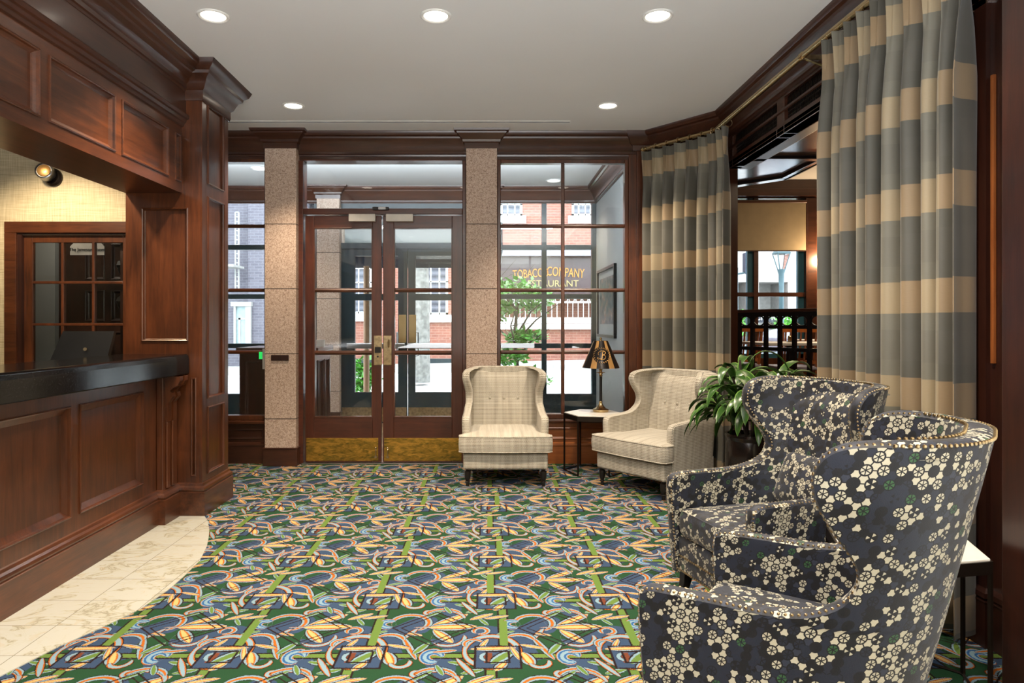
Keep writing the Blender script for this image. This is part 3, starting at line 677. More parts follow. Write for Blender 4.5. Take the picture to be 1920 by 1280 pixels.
g = G('street photograph print'); v = g.coord('Object'); n_ = g.noise(g.vm('MULTIPLY', v, (1, 3, 5)), 2, 5); M['print'] = g.fin(g.ramp(n_, [(.3, srgb(30, 40, 54)), (.5, srgb(84, 92, 98)), (.62, srgb(124, 92, 80)), (.75, srgb(150, 156, 160))]), .4)
b = MB(); b.box(-.016, -.012, -.46, .46, -.27, .31); b.build('print', M['print'], pf)
# vestibule cabinet
vc = empty('wooden_cabinet', (-2.26, 7.65, 0), label='dark panelled wooden cabinet inside the vestibule left of the doors', cat='cabinet')
b = MB(); b.panels(frameM((-.41, -.33, 0), (1, 0, 0), (0, 0, 1)), .82, 1.07, [(.06, .39, .12, .98), (.43, .76, .12, .98)]); b.panels(frameM((.41, -.33, 0), (0, 1, 0), (0, 0, 1)), .66, 1.07, [(.06, .3, .12, .98), (.36, .6, .12, .98)])
b.box(-.41, .39, .0, .33, 0, 1.07); b.box(-.41, .38, -.3, 0, .0, 1.05); b.build('body', M['dark_z'], vc)
b = MB(); b.box(-.44, .44, -.36, .36, 1.07, 1.12); b.build('top', M['dark_x'], vc, bevel=.008)
b = MB(); b.box(-1.95, -1.80, 7.5, 7.515, 1.12, 1.2); tag(b.build('notice_card', M['white'], bevel=.002), 'small white notice card standing on the vestibule cabinet', 'card')
# outer glazed wall, dark green
def gframe(name, x0, x1, cols, rows, z0, z1, kn=None):
    t = empty(name, ((x0+x1)/2, OY, 0)); t['kind'] = 'structure'; cx = (x0+x1)/2
    b = MB(); w = .032
    b.box(x0-cx, x0-cx+.05, -.05, .05, 0, 3.1); b.box(x1-cx-.06, x1-cx, -.05, .05, 0, 3.1); b.box(x0-cx+.05, x1-cx-.06, -.05, .05, z1, 3.12); b.box(x0-cx+.05, x1-cx-.06, -.05, .05, 0, z0)
    for c in cols: b.box(c-cx-w, c-cx+w, -.045, .045, z0, z1)
    xs = [x0-cx+.05]+sorted([c-cx for c in cols])+[x1-cx-.06]
    for r in rows:
        for a, c in zip(xs, xs[1:]): b.box(a+(w if a != xs[0] else 0), c-(w if c != xs[-1] else 0), -.04, .04, r-.032, r+.032)
    b.build('frame', M['greenframe'], t)
    b = MB(); b.box(x0-cx+.05, x1-cx-.06, -.003, .003, z0, z1); b.build('pane', M['glass'], t); return t
ORW = [Zb(464, OY), Zb(556, OY), Zb(648, OY)]
gframe('window_3', .1, 1.476, [.764], ORW, Zb(738, OY), Zb(377, OY)); gframe('window_4', -4.4, -2.33, [-3.9], ORW, Zb(738, OY), Zb(377, OY))
b = MB(); b.box(-2.02, -.2, OY-.05, OY+.05, 2.82, 3.12); b.box(-2.02, -.2, OY-.05, OY+.05, 2.40, 2.48); struct(b.build('trim_11', M['greenframe']))
b = MB(); b.box(-2.02, -.2, OY-.003, OY+.003, 2.48, 2.82); struct(b.build('window_5', M['glass']))
def odoor(name, x0, x1, gx0, gx1, s):
    t = empty(name, ((x0+x1)/2, OY, 0)); t['kind'] = 'structure'; cx = (x0+x1)/2; x0 -= cx; x1 -= cx; gx0 -= cx; gx1 -= cx
    gt, gb = Zb(480, OY), Zb(735, OY)
    b = MB(); b.box(x0, gx0, -.03, .03, .01, 2.40); b.box(gx1, x1, -.03, .03, .01, 2.40); b.box(gx0, gx1, -.03, .03, gt, 2.40); b.box(gx0, gx1, -.03, .03, .01, gb); b.box(gx0, gx1, -.03, .03, Zb(563, OY), Zb(551, OY))
    b.build('frame', M['greenframe'], t)
    b = MB(); b.box(gx0, gx1, -.003, .003, gb, gt); b.build('pane', M['glass'], t)
    b = MB(); b.box(gx0-.1, gx1+.1, -.1, -.06, Zb(653, OY), Zb(643, OY)); b.build('push_bar', M['steel'], t, bevel=.008, label='grey steel push bar')
    b = MB(); b.box(x0+.01, x1-.01, -.036, -.03, .03, Zb(763, OY)); b.build('kick_plate', M['oldbrass'], t)
    xx = x1-.115 if s < 0 else x0+.012
    b = MB(); b.box(xx, xx+.1, -.036, -.03, Zb(642, OY), Zb(590, OY)); b.build('push_plate', M['brass'], t)
    hx = (gx1-.03) if s < 0 else gx0+.03; b = MB(); zc = Zb(645, OY)
    b.tube([(hx+(.05 if s < 0 else -.05), .04, zc+.17), (hx, .09, zc+.16), (hx, .09, zc-.16), (hx+(.05 if s < 0 else -.05), .04, zc-.17)], .012); b.build('pull_handle', M['steel'], t)
odoor('door_3', Xb(641, OY), Xb(764, OY), Xb(666, OY), Xb(747, OY), -1); odoor('door_4', Xb(765.5, OY), Xb(887, OY), Xb(779, OY), Xb(862, OY), 1)
b = MB(); b.box(-2.02, Xb(641, OY), OY-.04, OY+.04, 0, 2.4); struct(b.build('trim_12', M['greenframe']))
# ------------------------------------------------------------------ left side: pier, header, reception
PX0, PX1, PY0, PY1 = -2.61, -2.06, 4.91, 5.40
b = MB()
Wn = .40
b.panels(frameM((PX0, PY0, 0), (1, 0, 0), (0, 0, 1)), PX1-PX0, CZ, [(.115, .45, 1.25, 2.21), (.47, .51, .28, .99)], .016, .02)
b.panels(frameM((PX1, PY0, 0), (0, 1, 0), (0, 0, 1)), PY1-PY0, CZ, [(.09, .40, .28, .77), (.09, .40, .83, 2.31), (.09, .40, 2.4, 3.0)], .012, .016)
b.face([(PX1, PY1, 0), (PX0-.02, PY1, 0), (PX0-.02, PY1, CZ), (PX1, PY1, CZ)]); b.face([(PX0, PY1, 0), (PX0, PY0, 0), (PX0, PY0, CZ), (PX0, PY1, CZ)])
pier = struct(b.build('wall_left', M['wood_z'], bevel=0))
base_p = [(0, 0), (.03, 0), (.03, .17), (.022, .175), (.028, .19), (.024, .205), (.012, .215), (.008, .23), (0, .235)]
b = MB(); b.sweep(base_p, [(-2.28, 2.0), (-2.28, 4.685), (-2.235, 4.685), (-2.235, 4.91), (PX1, PY0), (PX1, PY1), (PX0, PY1)]); struct(b.build('baseboard_left', M['wood_y'], smooth=True, angle=25))
b = MB(); b.sweep([(0, 2.98), (.008, 2.98), (.014, 3.0), (.014, 3.05), (.03, 3.065), (.045, 3.1), (.06, 3.13), (.085, 3.15), (.09, 3.17), (.12, 3.195), (.13, 3.215), (.14, CZ), (0, CZ)], [(-2.22, PY0-.005), (PX1, PY0-.005), (PX1, PY1+.005), (-2.5, PY1+.005)]); struct(b.build('trim_13', M['dark_y'], smooth=True, angle=25))
# header over the counter
HZ = 2.316; HX = -2.205; b = MB()
rects = []
y = 4.83
ys = [(4.80, 4.885), (4.10, 4.70), (3.42, 4.03), (2.74, 3.35), (2.06, 2.67), (1.38, 1.99)]
for a, c in ys: rects.append((a-.4, c-.4, .075, .41))
Mh = frameM((HX, .4, HZ), (0, 1, 0), (0, 0, 1)); b.panels(Mh, 4.51, .49, rects, .022, .034)
b.face([(HX, .4, HZ), (HX, PY0, HZ), (PX0, PY0, HZ), (PX0, .4, HZ)]); b.face([(PX0, .4, HZ), (PX0, PY0, HZ), (PX0, PY0, CZ), (PX0, .4, CZ)])
struct(b.build('wall_left', M['wood_y']))
b = MB(); b.box(HX, HX+.03, .4, PY0, HZ+.56, CZ); struct(b.build('wall_left', M['dark_y']))
b = MB(); b.sweep([(0, 2.79), (.014, 2.795), (.018, 2.815), (.03, 2.82), (.036, 2.84), (.05, 2.845), (.055, 2.865), (.05, 2.875), (0, 2.885)], [(HX+.0, .4), (HX+.0, PY0)]); struct(b.build('trim_14', M['dark_y'], smooth=True, angle=25))
b = MB(); b.sweep(crownL, [(HX+.02, .4), (HX+.02, PY0)]); struct(b.build('trim_15', M['dark_y'], smooth=True, angle=25))
b = MB(); b.sweep([(0, 2.23), (.012, 2.235), (.012, 2.25), (0, 2.26)], [(PX0+.1, PY0), (PX1, PY0), (PX1, PY1)]); 
# wall portion near the camera end
b = MB(); b.box(-2.61, -2.205, -4.2, -1.01, 0, CZ); struct(b.build('wall_left', M['wood_z'])); b = MB(); b.box(-2.61, -2.205, -.99, .4, 2.32, CZ); struct(b.build('wall_left', M['wood_z']))
# office behind the counter
OW = 5.72
b = MB(); b.box(-6.6, -4.0, OW, OW+.1, 0, 2.9); b.box(-4.0, -3.34, OW, OW+.1, 2.12, 2.9); b.box(-3.0, -2.55, OW, OW+.1, 0, 2.9); b.box(-3.34, -3.0, OW, OW+.1, 2.12, 2.9); struct(b.build('wall_office', M['wallpaper']))
b = MB(); b.box(-6.7, -6.6, -4.2, OW+.1, 0, 2.9); struct(b.build('wall_office', M['wallpaper']))
b = MB(); b.box(-6.6, PX0, -4.2, OW, 2.9, 3.0); struct(b.build('ceiling', M['ceil']))
b = MB(); b.box(-2.62, -2.5, PY1, OW, 0, CZ); struct(b.build('wall_office', M['deep']))
# french door in the office wall: casing x 14..236+
dz = empty('door_5', (-3.55, OW, 0)); dz['kind'] = 'structure'
def XO(p): return (p-916)/1280*OW+3.55
def ZO(p): return CH+(606-p)/1280*OW
b = MB(); b.box(XO(12), XO(34), -.03, .0, 0, ZO(437)); b.box(XO(12), .65, -.03, 0, ZO(437), ZO(416)); b.build('casing', M['wood_x'], dz, bevel=.004)
b = MB(); b.box(XO(34), XO(42), -.01, .14, 0, ZO(440)); b.box(XO(34), .65, -.01, .14, ZO(440), ZO(436)); b.build('jamb', M['deep'], dz)
b = MB(); b.box(XO(42), XO(58), .02, .06, 0, ZO(440)); b.box(XO(228), XO(246), .02, .06, 0, ZO(440)); b.box(XO(58), XO(228), .02, .06, ZO(454), ZO(440)); b.box(XO(58), XO(228), .02, .06, 0, .3)
for p in (114, 172): b.box(XO(p)-.011, XO(p)+.011, .02, .06, .3, ZO(454))
for p in (529, 608, 687, 766): b.box(XO(58), XO(228), .018, .062, ZO(p)-.011, ZO(p)+.011)
b.build('leaf', M['wood_z'], dz, bevel=.003)
b = MB(); b.box(XO(58), XO(228), .038, .042, .3, ZO(454)); b.build('pane', M['glass'], dz)
# small dark room beyond the french door
b = MB(); b.box(-4.7, -3.12, 6.62, 6.7, 0, 2.9); b.box(-4.7, -4.62, 5.82, 6.7, 0, 2.9); b.box(-3.14, -3.08, 5.82, 6.7, 0, 2.9); b.box(-4.7, -3.08, 5.82, 6.7, 2.85, 2.95)
struct(b.build('wall_inner_room', M['deep']))
b = MB(); b.box(-4.42, -4.16, 6.55, 6.61, 0, 2.8); struct(b.build('wall_inner_room', M['paint']))
b = MB(); b.panels(frameM((-3.98, 6.6, .2), (1, 0, 0), (0, 0, 1)), .6, 2.1, [(.08, .27, 1.2, 1.5), (.33, .52, 1.2, 1.5), (.08, .27, .7, 1.1), (.33, .52, .7, 1.1), (.08, .27, 1.6, 1.95), (.33, .52, 1.6, 1.95)]); struct(b.build('door_6', M['deep']))
pq = empty('hanging_sign', (-3.76, 6.4, 2.07), label='small cream sign hanging in the dark room seen through the office door', cat='sign')
b = MB(); b.prism([(-.16, -.05), (.16, -.05), (.16, .03), (.13, .06), (-.13, .06), (-.16, .03)], -.006, .006); o = b.build('board', M['white'], pq); o.rotation_euler = (PI/2, 0, 0)
text_mesh('lettering', 'The Jameson Room', .042, M['black'], frameM((0, -.009, 0), (1, 0, 0), (0, 0, 1)), pq)
for z in (1.86, 1.52):
    sc_ = empty('wall_sconce', (-3.47, 6.52, z), label='dark faceted cone sconce, %s of the pair in the dark room' % ('upper' if z > 1.6 else 'lower'), cat='sconce', group='faceted sconces behind the office door')
    b = MB(); b.lathe([(.01, -.13), (.05, -.02), (.09, .07), (.07, .11), (.05, .12)], 6); b.build('shade', M['black'], sc_)
# ------------------------------------------------------------------ reception counter
rc = empty('reception_counter', (-2.45, 3.4, 0), label='panelled cherry wood reception counter on the left', cat='counter')
CXF = -2.28+2.45
b = MB(); pan = []
for a, c in ((3.80, 4.50), (3.02, 3.72), (2.24, 2.94), (1.46, 2.16), (.68, 1.38)): pan.append((a+1.0, c+1.0, .32, .93))
b.panels(frameM((CXF, -1.0-3.4, 0), (0, 1, 0), (0, 0, 1)), 5.685, 1.016, pan, .022, .045); b.build('front_panel', M['wood_z'], rc)
b = MB(); b.box(CXF, CXF+.045, 4.685-3.4, 4.905-3.4, 0, 1.014)
b.build('end_pilaster', M['wood_z'], rc, bevel=.004)
for k, yy in enumerate((4.72, 4.80)):
    b = MB(); y0 = yy-3.4; Z = [(.0, .70), (.02, .70), (.02, .83), (.035, .85), (.05, .87), (.045, .90), (.03, .91), (.05, .93), (.085, .95), (.10, .98), (.10, 1.012), (0, 1.012)]
    P = [[(CXF+.045+o, y0+dy, z) for o, z in Z] for dy in (0, .05)]; b.grid(P, closev=True); b.face(P[0]); b.face(P[1][::-1])
    b.box(CXF+.045, CXF+.06, y0, y0+.05, .24, .70); b.build('corbel', M['wood_z'], rc, bevel=.004)
b = MB(); b.box(-2.55+2.45, -2.52+2.45, -4.4, 1.5, 0, 1.0); b.build('inner_panel', M['deep'], rc)
ct = MB(); pr = [(-.235, 1.16), (-.235, 1.10), (-.235, 1.018), (.232, 1.018), (.235, 1.022), (.235, 1.125), (.229, 1.15), (.215, 1.16)]
P = [[(-2.385+o, y_, z) for o, z in pr] for y_ in (-.9, 4.9)]; ct.grid(P, closev=True); ct.face(P[0]); ct.face(P[1][::-1])
tag(ct.build('countertop', M['bgranite'], bevel=.004), 'polished black granite counter slab on the wooden reception counter', 'countertop')
dk = empty('back_desk', (-2.95, 3.4, 0), label='lower dark work desk behind the reception counter', cat='desk')
b = MB(); b.box(-.38, .32, -4.2, 1.45, .86, .9); b.build('top', M['ebony'], dk, bevel=.003); b = MB(); b.box(-.34, -.31, -4.2, 1.4, 0, .86); b.build('side', M['deep'], dk)
mo = empty('monitor', (-2.83, 4.78, .9), .12, label='black display with slanted back standing behind the reception counter', cat='monitor')
b = MB(); P = [[(-.175, 0, .27), (.175, 0, .27), (.175, 0, .5), (-.175, 0, .5)]]
fr = [(-.21, -.05, .20), (.16, -.05, .20), (.19, .02, .425), (-.15, .02, .425)]; bk = [(-.21, .0, .19), (.16, .0, .19), (.19, .055, .42), (-.15, .055, .42)]
b.face(fr[::1]); b.face(bk[::-1])
for k in range(4): b.face([fr[k], bk[k], bk[(k+1) % 4], fr[(k+1) % 4]])
b.build('screen_housing', M['black'], mo, bevel=.008); b = MB(); b.box(-.1, .1, -.05, .1, 0, .015); b.tube([(0, .05, .01), (0, .06, .15), (0, .0, .25)], .03); b.build('stand', M['black'], mo, bevel=.003)
b = MB(); b.lathe([(.012, 0), (.012, .004)], 12, M=frameM((.02, -.034, .30), (1, 0, 0), (0, .24, .97))); b.build('emblem', M['oldbrass'], mo)
# wall spotlight over the office door
ws = empty('wall_spotlight', (-3.67, OW, 2.62), label='round bronze adjustable spotlight on the woven wallpaper', cat='spotlight')
b = MB(); b.lathe([(.075, 0), (.075, .02), (.06, .035)], 24, M=frameM((0.03, 0, -.02), (1, 0, 0), (0, 0, 1))); b.build('base', M['blackmetal'], ws, smooth=True)
d = Vector((.25, -.9, .12)).normalized(); b = MB(); Mx = frameM((0, -.035, 0), (1, .28, 0), (0, .13, 1)); b.lathe([(.03, -.01), (.062, 0), (.066, .03), (.066, .1), (.058, .104), (.056, .09)], 24, M=Mx, cap=True); b.build('head', M['steel'], ws, smooth=True)
b = MB(); b.lathe([(.05, .1), (.04, .106), (.012, .108)], 20, M=Mx); b.build('lens', M['gold'], ws, smooth=True)
# ------------------------------------------------------------------ downlights
LN = ['left recessed downlight of the near ceiling row', 'middle recessed downlight of the near ceiling row', 'right recessed downlight of the near ceiling row', 'far recessed downlight on the left near the granite column', 'far recessed downlight on the right near the angled wall']
def downlight(x, y, label, z=CZ, r=.083):
    t = empty('ceiling_downlight', (x, y, z), label=label, cat='downlight', group='recessed ceiling downlights')
    b = MB(); b.lathe([(r+.012, 0), (r+.012, -.004), (r+.004, -.009), (r-.006, -.007), (r-.012, -.001)], 32, cap=False); b.build('trim_ring', M['cwhite'], t, smooth=True)
    b = MB(); b.lathe([(r-.01, -.002), (.002, -.0025)], 32, cap=True); b.build('lens', M['lens'], t)
    return t
for (x, y), l in zip(CANS, LN): downlight(x, y, l)
downlight(-2.75, 8.2, 'recessed downlight in the vestibule ceiling, seen left of the granite column', CZ, .09); downlight(.85, 8.9, 'recessed downlight in the vestibule ceiling, seen through the right window', CZ, .09)
sd = empty('slot_diffuser', (-.9, 6.3, CZ), label='long thin slot air diffuser in the ceiling before the glazed wall', cat='air vent')
b = MB(); b.box(-1.65, 1.65, -.03, -.02, -.005, 0); b.box(-1.65, 1.65, .02, .03, -.005, 0); b.box(-1.65, 1.65, -.004, .004, -.004, 0); b.build('frame', M['cwhite'], sd)
b = MB(); b.box(-1.65, 1.65, -.02, .02, -.0025, -.0005); b.build('slot', M['black'], sd)
# ================================================================== ARMCHAIRS
def lerp_tab(tab, z):
    if z <= tab[0][0]: return tab[0][1]
    for (a, x), (b, y) in zip(tab, tab[1:]):
        if z <= b:
            t = (z-a)/(b-a); return x+(y-x)*t
    return tab[-1][1]
def dense(tab, step):
    """smooth (catmull-rom) densify of a profile of (z, y)"""
    out = []
    n = len(tab)
    for i in range(n-1):
        p0 = tab[max(0, i-1)]; p1 = tab[i]; p2 = tab[i+1]; p3 = tab[min(n-1, i+2)]
        L = math.hypot(p2[0]-p1[0], p2[1]-p1[1]); m = max(1, int(L/step))
        for k in range(m):
            t = k/m
            q = [.5*((2*p1[j])+(-p0[j]+p2[j])*t+(2*p0[j]-5*p1[j]+4*p2[j]-p3[j])*t*t+(-p0[j]+3*p1[j]-3*p2[j]+p3[j])*t**3) for j in (0, 1)]
            if out and q[0] <= out[-1][0]: q[0] = out[-1][0]+1e-5
            out.append(tuple(q))
    out.append(tab[-1]); return out
def uslice(w, yf, yb, r, ns=10, na=8, nb=5):
    r = min(r, w-.02); pts = []; a0 = math.asin(max(0, min(.98, (yf-(yb-r))/r))); L3 = max(0, yb-r-yf); L2 = r*(PI/2-a0); n = ns+na
    for i in range(n):
        s = (L2+L3)*i/n
        if s <= L3 and L3 > 0: pts.append((w, yf+s))
        else: a = a0+(s-L3)/r; pts.append((w-r+r*math.cos(a), yb-r+r*math.sin(a)))
    for i in range(nb): pts.append((w-r-(w-r)*i/nb, yb))
    return pts+[(0, yb)]+[(-x, y) for x, y in reversed(pts)]
def resample(pts, step):
    out = []; acc = 0; pts = [Vector(p) for p in pts]; out.append(pts[0])
    for a, b in zip(pts, pts[1:]):
        L = (b-a).length
        if L < 1e-7: continue
        d = step-acc
        while d <= L: out.append(a+(b-a)*(d/L)); d += step
        acc = L-(d-step)
    return out
def rbox(b, c, size, r, n=8, crown=0.0, uvs=True, Mx=None):
    """soft rounded cushion"""
    hx, hy, hz = size[0]/2, size[1]/2, size[2]/2; r = min(r, hx, hy, hz)
    faces = [((1,0,0),(0,1,0),(0,0,1)), ((-1,0,0),(0,-1,0),(0,0,1)), ((0,1,0),(-1,0,0),(0,0,1)), ((0,-1,0),(1,0,0),(0,0,1)), ((0,0,1),(1,0,0),(0,1,0)), ((0,0,-1),(-1,0,0),(0,1,0))]
    h = Vector((hx, hy, hz))
    def ts(L):
        e = r/L; base = [-1, -1+e*.3, -1+e*.65, -1+e]; k = n; mid = [-1+e+(2-2*e)*i/k for i in range(1, k)]
        return base+mid+[1-e, 1-e*.65, 1-e*.3, 1]
    for w, u, v in faces:
        w, u, v = Vector(w), Vector(u), Vector(v); U = ts(abs(h.dot(Vector(map(abs, u))))); V = ts(abs(h.dot(Vector(map(abs, v)))))
        P = []; UV = []
        for a in U:
            row = []; ur = []
            for bb in V:
                p = Vector((w[i]+u[i]*a+v[i]*bb for i in range(3))); p = Vector((p.x*hx, p.y*hy, p.z*hz))
                q = Vector((max(-hx+r, min(hx-r, p.x)), max(-hy+r, min(hy-r, p.y)), max(-hz+r, min(hz-r, p.z)))); d = p-q
                if d.length > 1e-9: d.normalize(); p = q+d*r
                k = max(0, (1-(p.x/hx)**2))*max(0, (1-(p.y/hy)**2))
                if crown: p.z += crown*k*(1 if p.z > 0 else -.0)
                p = Vector(c)+p
                ur.append((p.dot(Vector(map(abs, u))), p.dot(Vector(map(abs, v))) if abs(v.z) < .5 else p.z))
                row.append((Mx @ p) if Mx else p)
            P.append(row); UV.append(ur)
        b.grid(P, uv=UV)
    return b
def tube_loop(b, pts, r): b.tube(pts, r, 6)
def make_chair(style, label, cat, group):
    F = style == 'floral'
    t = empty('wing_armchair' if F else 'button_back_armchair', label=label, cat='armchair', group=group)
    fab = M['floral'] if F else M['beige']
    if F:
        prof = [(.13, -.385), (.3, -.40), (.56, -.415), (.60, -.40), (.612, -.36), (.618, -.2), (.622, -.06), (.64, .04), (.68, .115), (.74, .15), (.80, .145), (.88, .10), (.95, .068), (1.01, .065), (1.05, .085), (1.075, .12), (1.087, .17), (1.09, .23)]
        Wt = [(.13, .345), (.6, .355), (.75, .37), (.95, .40), (1.09, .405)]; Yb = [(.13, .20), (.6, .31), (1.09, .415)]; r0, th = .345, .062; step = .02
    else:
        prof = [(.15, -.27), (.4, -.275), (.54, -.275), (.565, -.262), (.575, -.2), (.585, -.05), (.60, .04), (.64, .10), (.70, .135), (.76, .125), (.83, .085), (.89, .07), (.925, .085), (.945, .12), (.957, .17), (.963, .23)]
        Wt = [(.15, .36), (.56, .372), (.66, .352), (.76, .355), (.86, .378), (.915, .384), (.94, .372), (.955, .345), (.963, .30)]; Yb = [(.15, .33), (.6, .37), (.963, .43)]; r0, th = .12, .062; step = .02
    L = dense(prof, step); O = []; I = []; UO = []; UI = []
    for z, yf in L:
        zu = L[0][0]+(L[-1][0]-L[0][0])*len(O)/(len(L)-1)      # even rows round the back, profile rows at the arms
        def ring(inner):
            out = []; nc = 47
            for q in range(nc):
                e = min(q, nc-1-q); wt = max(0, min(1, (e-11)/8)); wt = wt*wt*(3-2*wt); zz = z+(zu-z)*wt
                w, yb = lerp_tab(Wt, zz), lerp_tab(Yb, zz)
                if inner: w -= th; yb -= th+.01
                p = uslice(w, yf, yb, max(.03, r0-th) if inner else r0)[q]; out.append((p[0], p[1], zz))
            return out
        o3, i3 = ring(False), ring(True); o = [p[:2] for p in o3]; i_ = [p[:2] for p in i3]
        def al(P, sgn):
            mid = len(P)//2; s = [0]*len(P)
            for q in range(mid+1, len(P)): s[q] = s[q-1]+math.dist(P[q], P[q-1])
            for q in range(mid-1, -1, -1): s[q] = s[q+1]-math.dist(P[q], P[q+1])
            return s
        O.append(o3); I.append(i3)
        UO.append([(a, p[2]) for a, p in zip(al(o, 1), o3)]); UI.append([(a+.11, p[2]+.07) for a, p in zip(al(i_, 1), i3)])
    b = MB(); b.grid(O, UO); b.grid(I, UI, flip=True)
    fronts = []
    for e in (0, -1):       # padded front edges of arms and wings
        rows = []; uvr = []
        for k in range(len(L)):
            po, pi = Vector(O[k][e]), Vector(I[k][e]); k2 = min(k+1, len(L)-1); k1 = max(k-1, 0)
            tg = (Vector(O[k2][e])-Vector(O[k1][e])).normalized(); ac = (pi-po).normalized(); nn = tg.cross(ac)
            if nn.y > 0 or (abs(nn.y) < .2 and nn.z < 0): nn = -nn
            nn = Vector((0, -tg.z, tg.y)).normalized() if tg.length else nn
            if nn.z < -.7: nn = -nn
            rows.append([po+(pi-po)*f+nn*h for f, h in ((0, 0), (.12, .007), (.35, .012), (.65, .012), (.88, .007), (1, 0))])
            uvr.append([(f*th+.3, k*step) for f in (0, .12, .35, .65, .88, 1)])
        b.grid(rows, uvr, flip=(e == 0)); fronts.append([r[0]+(r[2]-r[0])*.4 for r in rows]); fronts.append([r[5]+(r[3]-r[5])*.4 for r in rows])
    top = []; tuv = []
    for q in range(len(O[-1])):
        po, pi = Vector(O[-1][q]), Vector(I[-1][q]); top.append([po+(pi-po)*f+Vector((0, 0, h)) for f, h in ((0, 0), (.12, .007), (.35, .012), (.65, .012), (.88, .007), (1, 0))]); tuv.append([(UO[-1][q][0], 1.1+f*th) for f in (0, .12, .35, .65, .88, 1)])
    b.grid(top, tuv)
    zb = L[0][0]; b.grid([O[0], I[0]])
    b.build('frame_shell', fab, t, smooth=True, angle=60)
    # tight upholstered back
    w = .27 if F else .285; ib = lerp_tab(Yb, .7)-th
    b = MB(); rows = []; uv = []; z0, z1 = .40, (1.06 if F else .935); N = 18
    for a in range(N+1):
        z = z0+(z1-z0)*a/N; yb = lerp_tab(Yb, z)-th; ww = lerp_tab(Wt, z)-th-.004; row = []; ur = []
        puff = .045+.02*math.sin(PI*a/N); puff *= min(1, (N-a)/2.5, 1); 
        for c in range(25):
            s = -1+2*c/24; x = ww*s; bar = (.085 if F else .05)*max(0, abs(s)-.35)**2/.42
            y = yb-puff*(1-abs(s)**6)-bar*(1.0)
            if not F:
                for bx in (-.13, 0, .13): y += .016*math.exp(-((x-bx)**2+(z-.685)**2)/.0012)
            row.append((x, y, z)); ur.append((x, z))
        rows.append(row); uv.append(ur)
    b.grid(rows, uv, flip=True); b.grid([rows[-1], [(p[0], p[1]+puff+.03, p[2]+.004) for p in rows[-1]]]); b.build('backrest', fab, t, smooth=True, angle=60)
    if not F:
        b = MB()
        for bx in (-.13, 0, .13): b = MB(); b.ball((bx, lerp_tab(Yb, .685)-th-.058, .685), .012, 10, 6, (1, .6, 1)); b.build('button', M['beige'], t, smooth=True)
    # seat deck and cushion
    if F:
        b = MB(); rbox(b, (0, -.12, .225), (.62, .53, .19), .02, 6); b.build('seat_base', fab, t, smooth=True, angle=70)
        b = MB(); rbox(b, (0, -.10, .385), (.575, .60, .14), .045, 8, .02); cu = b.build('seat_cushion', fab, t, smooth=True, angle=70)
        b = MB(); x, y0 = .268, -.385
        for z in (.328, .442): b.tube([(-x, .2, z), (-x, y0+.03, z), (-x+.02, y0, z), (x-.02, y0, z), (x, y0+.03, z), (x, .2, z)], .005, 6)
        b.build('piping', fab, cu, smooth=True)
    else:
        b = MB(); rbox(b, (0, -.04, .215), (.715, .66, .14), .02, 6); b.build('seat_base', fab, t, smooth=True, angle=70)
        T = [(-.305, .28), (-.305, -.268), (-.375, -.28), (-.392, -.31), (-.39, -.385), (-.36, -.41), (0, -.425), (.36, -.41), (.39, -.385), (.392, -.31), (.375, -.28), (.305, -.268), (.305, .28)]
        P = []; U = []
        for ins, z in ((.012, .296), (0, .302), (-.004, .33), (-.006, .365), (-.004, .40), (0, .424), (.012, .432), (.05, .441), (.14, .452)):
            s_ = 1-ins/.39; P.append([(x*s_, -.07+(y+.07)*(1-ins/.35), z+(0 if ins < .04 else 0)) for x, y in T]); U.append([(i*.09, z*1.0+ins) for i in range(len(T))])
        b = MB()
        seg_u = [0]
        for i in range(len(T)): seg_u.append(seg_u[-1]+math.dist(T[i], T[(i+1) % len(T)]))
        U = [[(seg_u[i], z) for i in range(len(T))] for z in (.296, .302, .33, .365, .40, .424, .432, .441, .452)]
        for r_, (pa, pb) in enumerate(zip(P[:7], P[1:7])): b.grid([pa, pb], [U[r_], U[r_+1]], closev=True)
        b.grid([P[6], P[7]], None, closev=True); b.grid([P[7], P[8]], None, closev=True); b.face(P[8][::1]); cu = b.build('seat_cushion', fab, t, smooth=True, angle=70)
        b = MB()
        for z, s_ in ((.301, 1), (.428, 1)): b.tube([(x*1.0, y, z) for x, y in T], .005, 6)
        b.build('piping', fab, cu, smooth=True)
    # legs
    if F:
        for sx in (-1, 1):
            for yy, sp in ((-.335, -1), (.14, 1)):
                b = MB(); P = []
                for z, h, o in ((.16, .027, 0), (.08, .022, .006), (0, .016, .022)):
                    cx, cy = sx*.295+sx*o*.4, yy+sp*o
                    P.append([(cx-h, cy-h, z), (cx+h, cy-h, z), (cx+h, cy+h, z), (cx-h, cy+h, z)])
                b.grid(P, closev=True); b.face(P[-1]); b.build('leg', M['ebony'], t, bevel=.003)
    else:
        for sx in (-1, 1):
            for yy in (-.335, .27):
                b = MB(); b.lathe([(.026, .16), (.028, .148), (.018, .142), (.016, .136), (.026, .128), (.0265, .12), (.024, .07), (.018, .05), (.014, .046), (.021, .04), (.021, .034), (.013, .03), (.0145, .015), (.013, 0)][::-1], 16, (sx*.322, yy, 0)); b.build('leg', M['ebony'], t, smooth=True)
    # nailhead trim
    b = MB(); paths = []
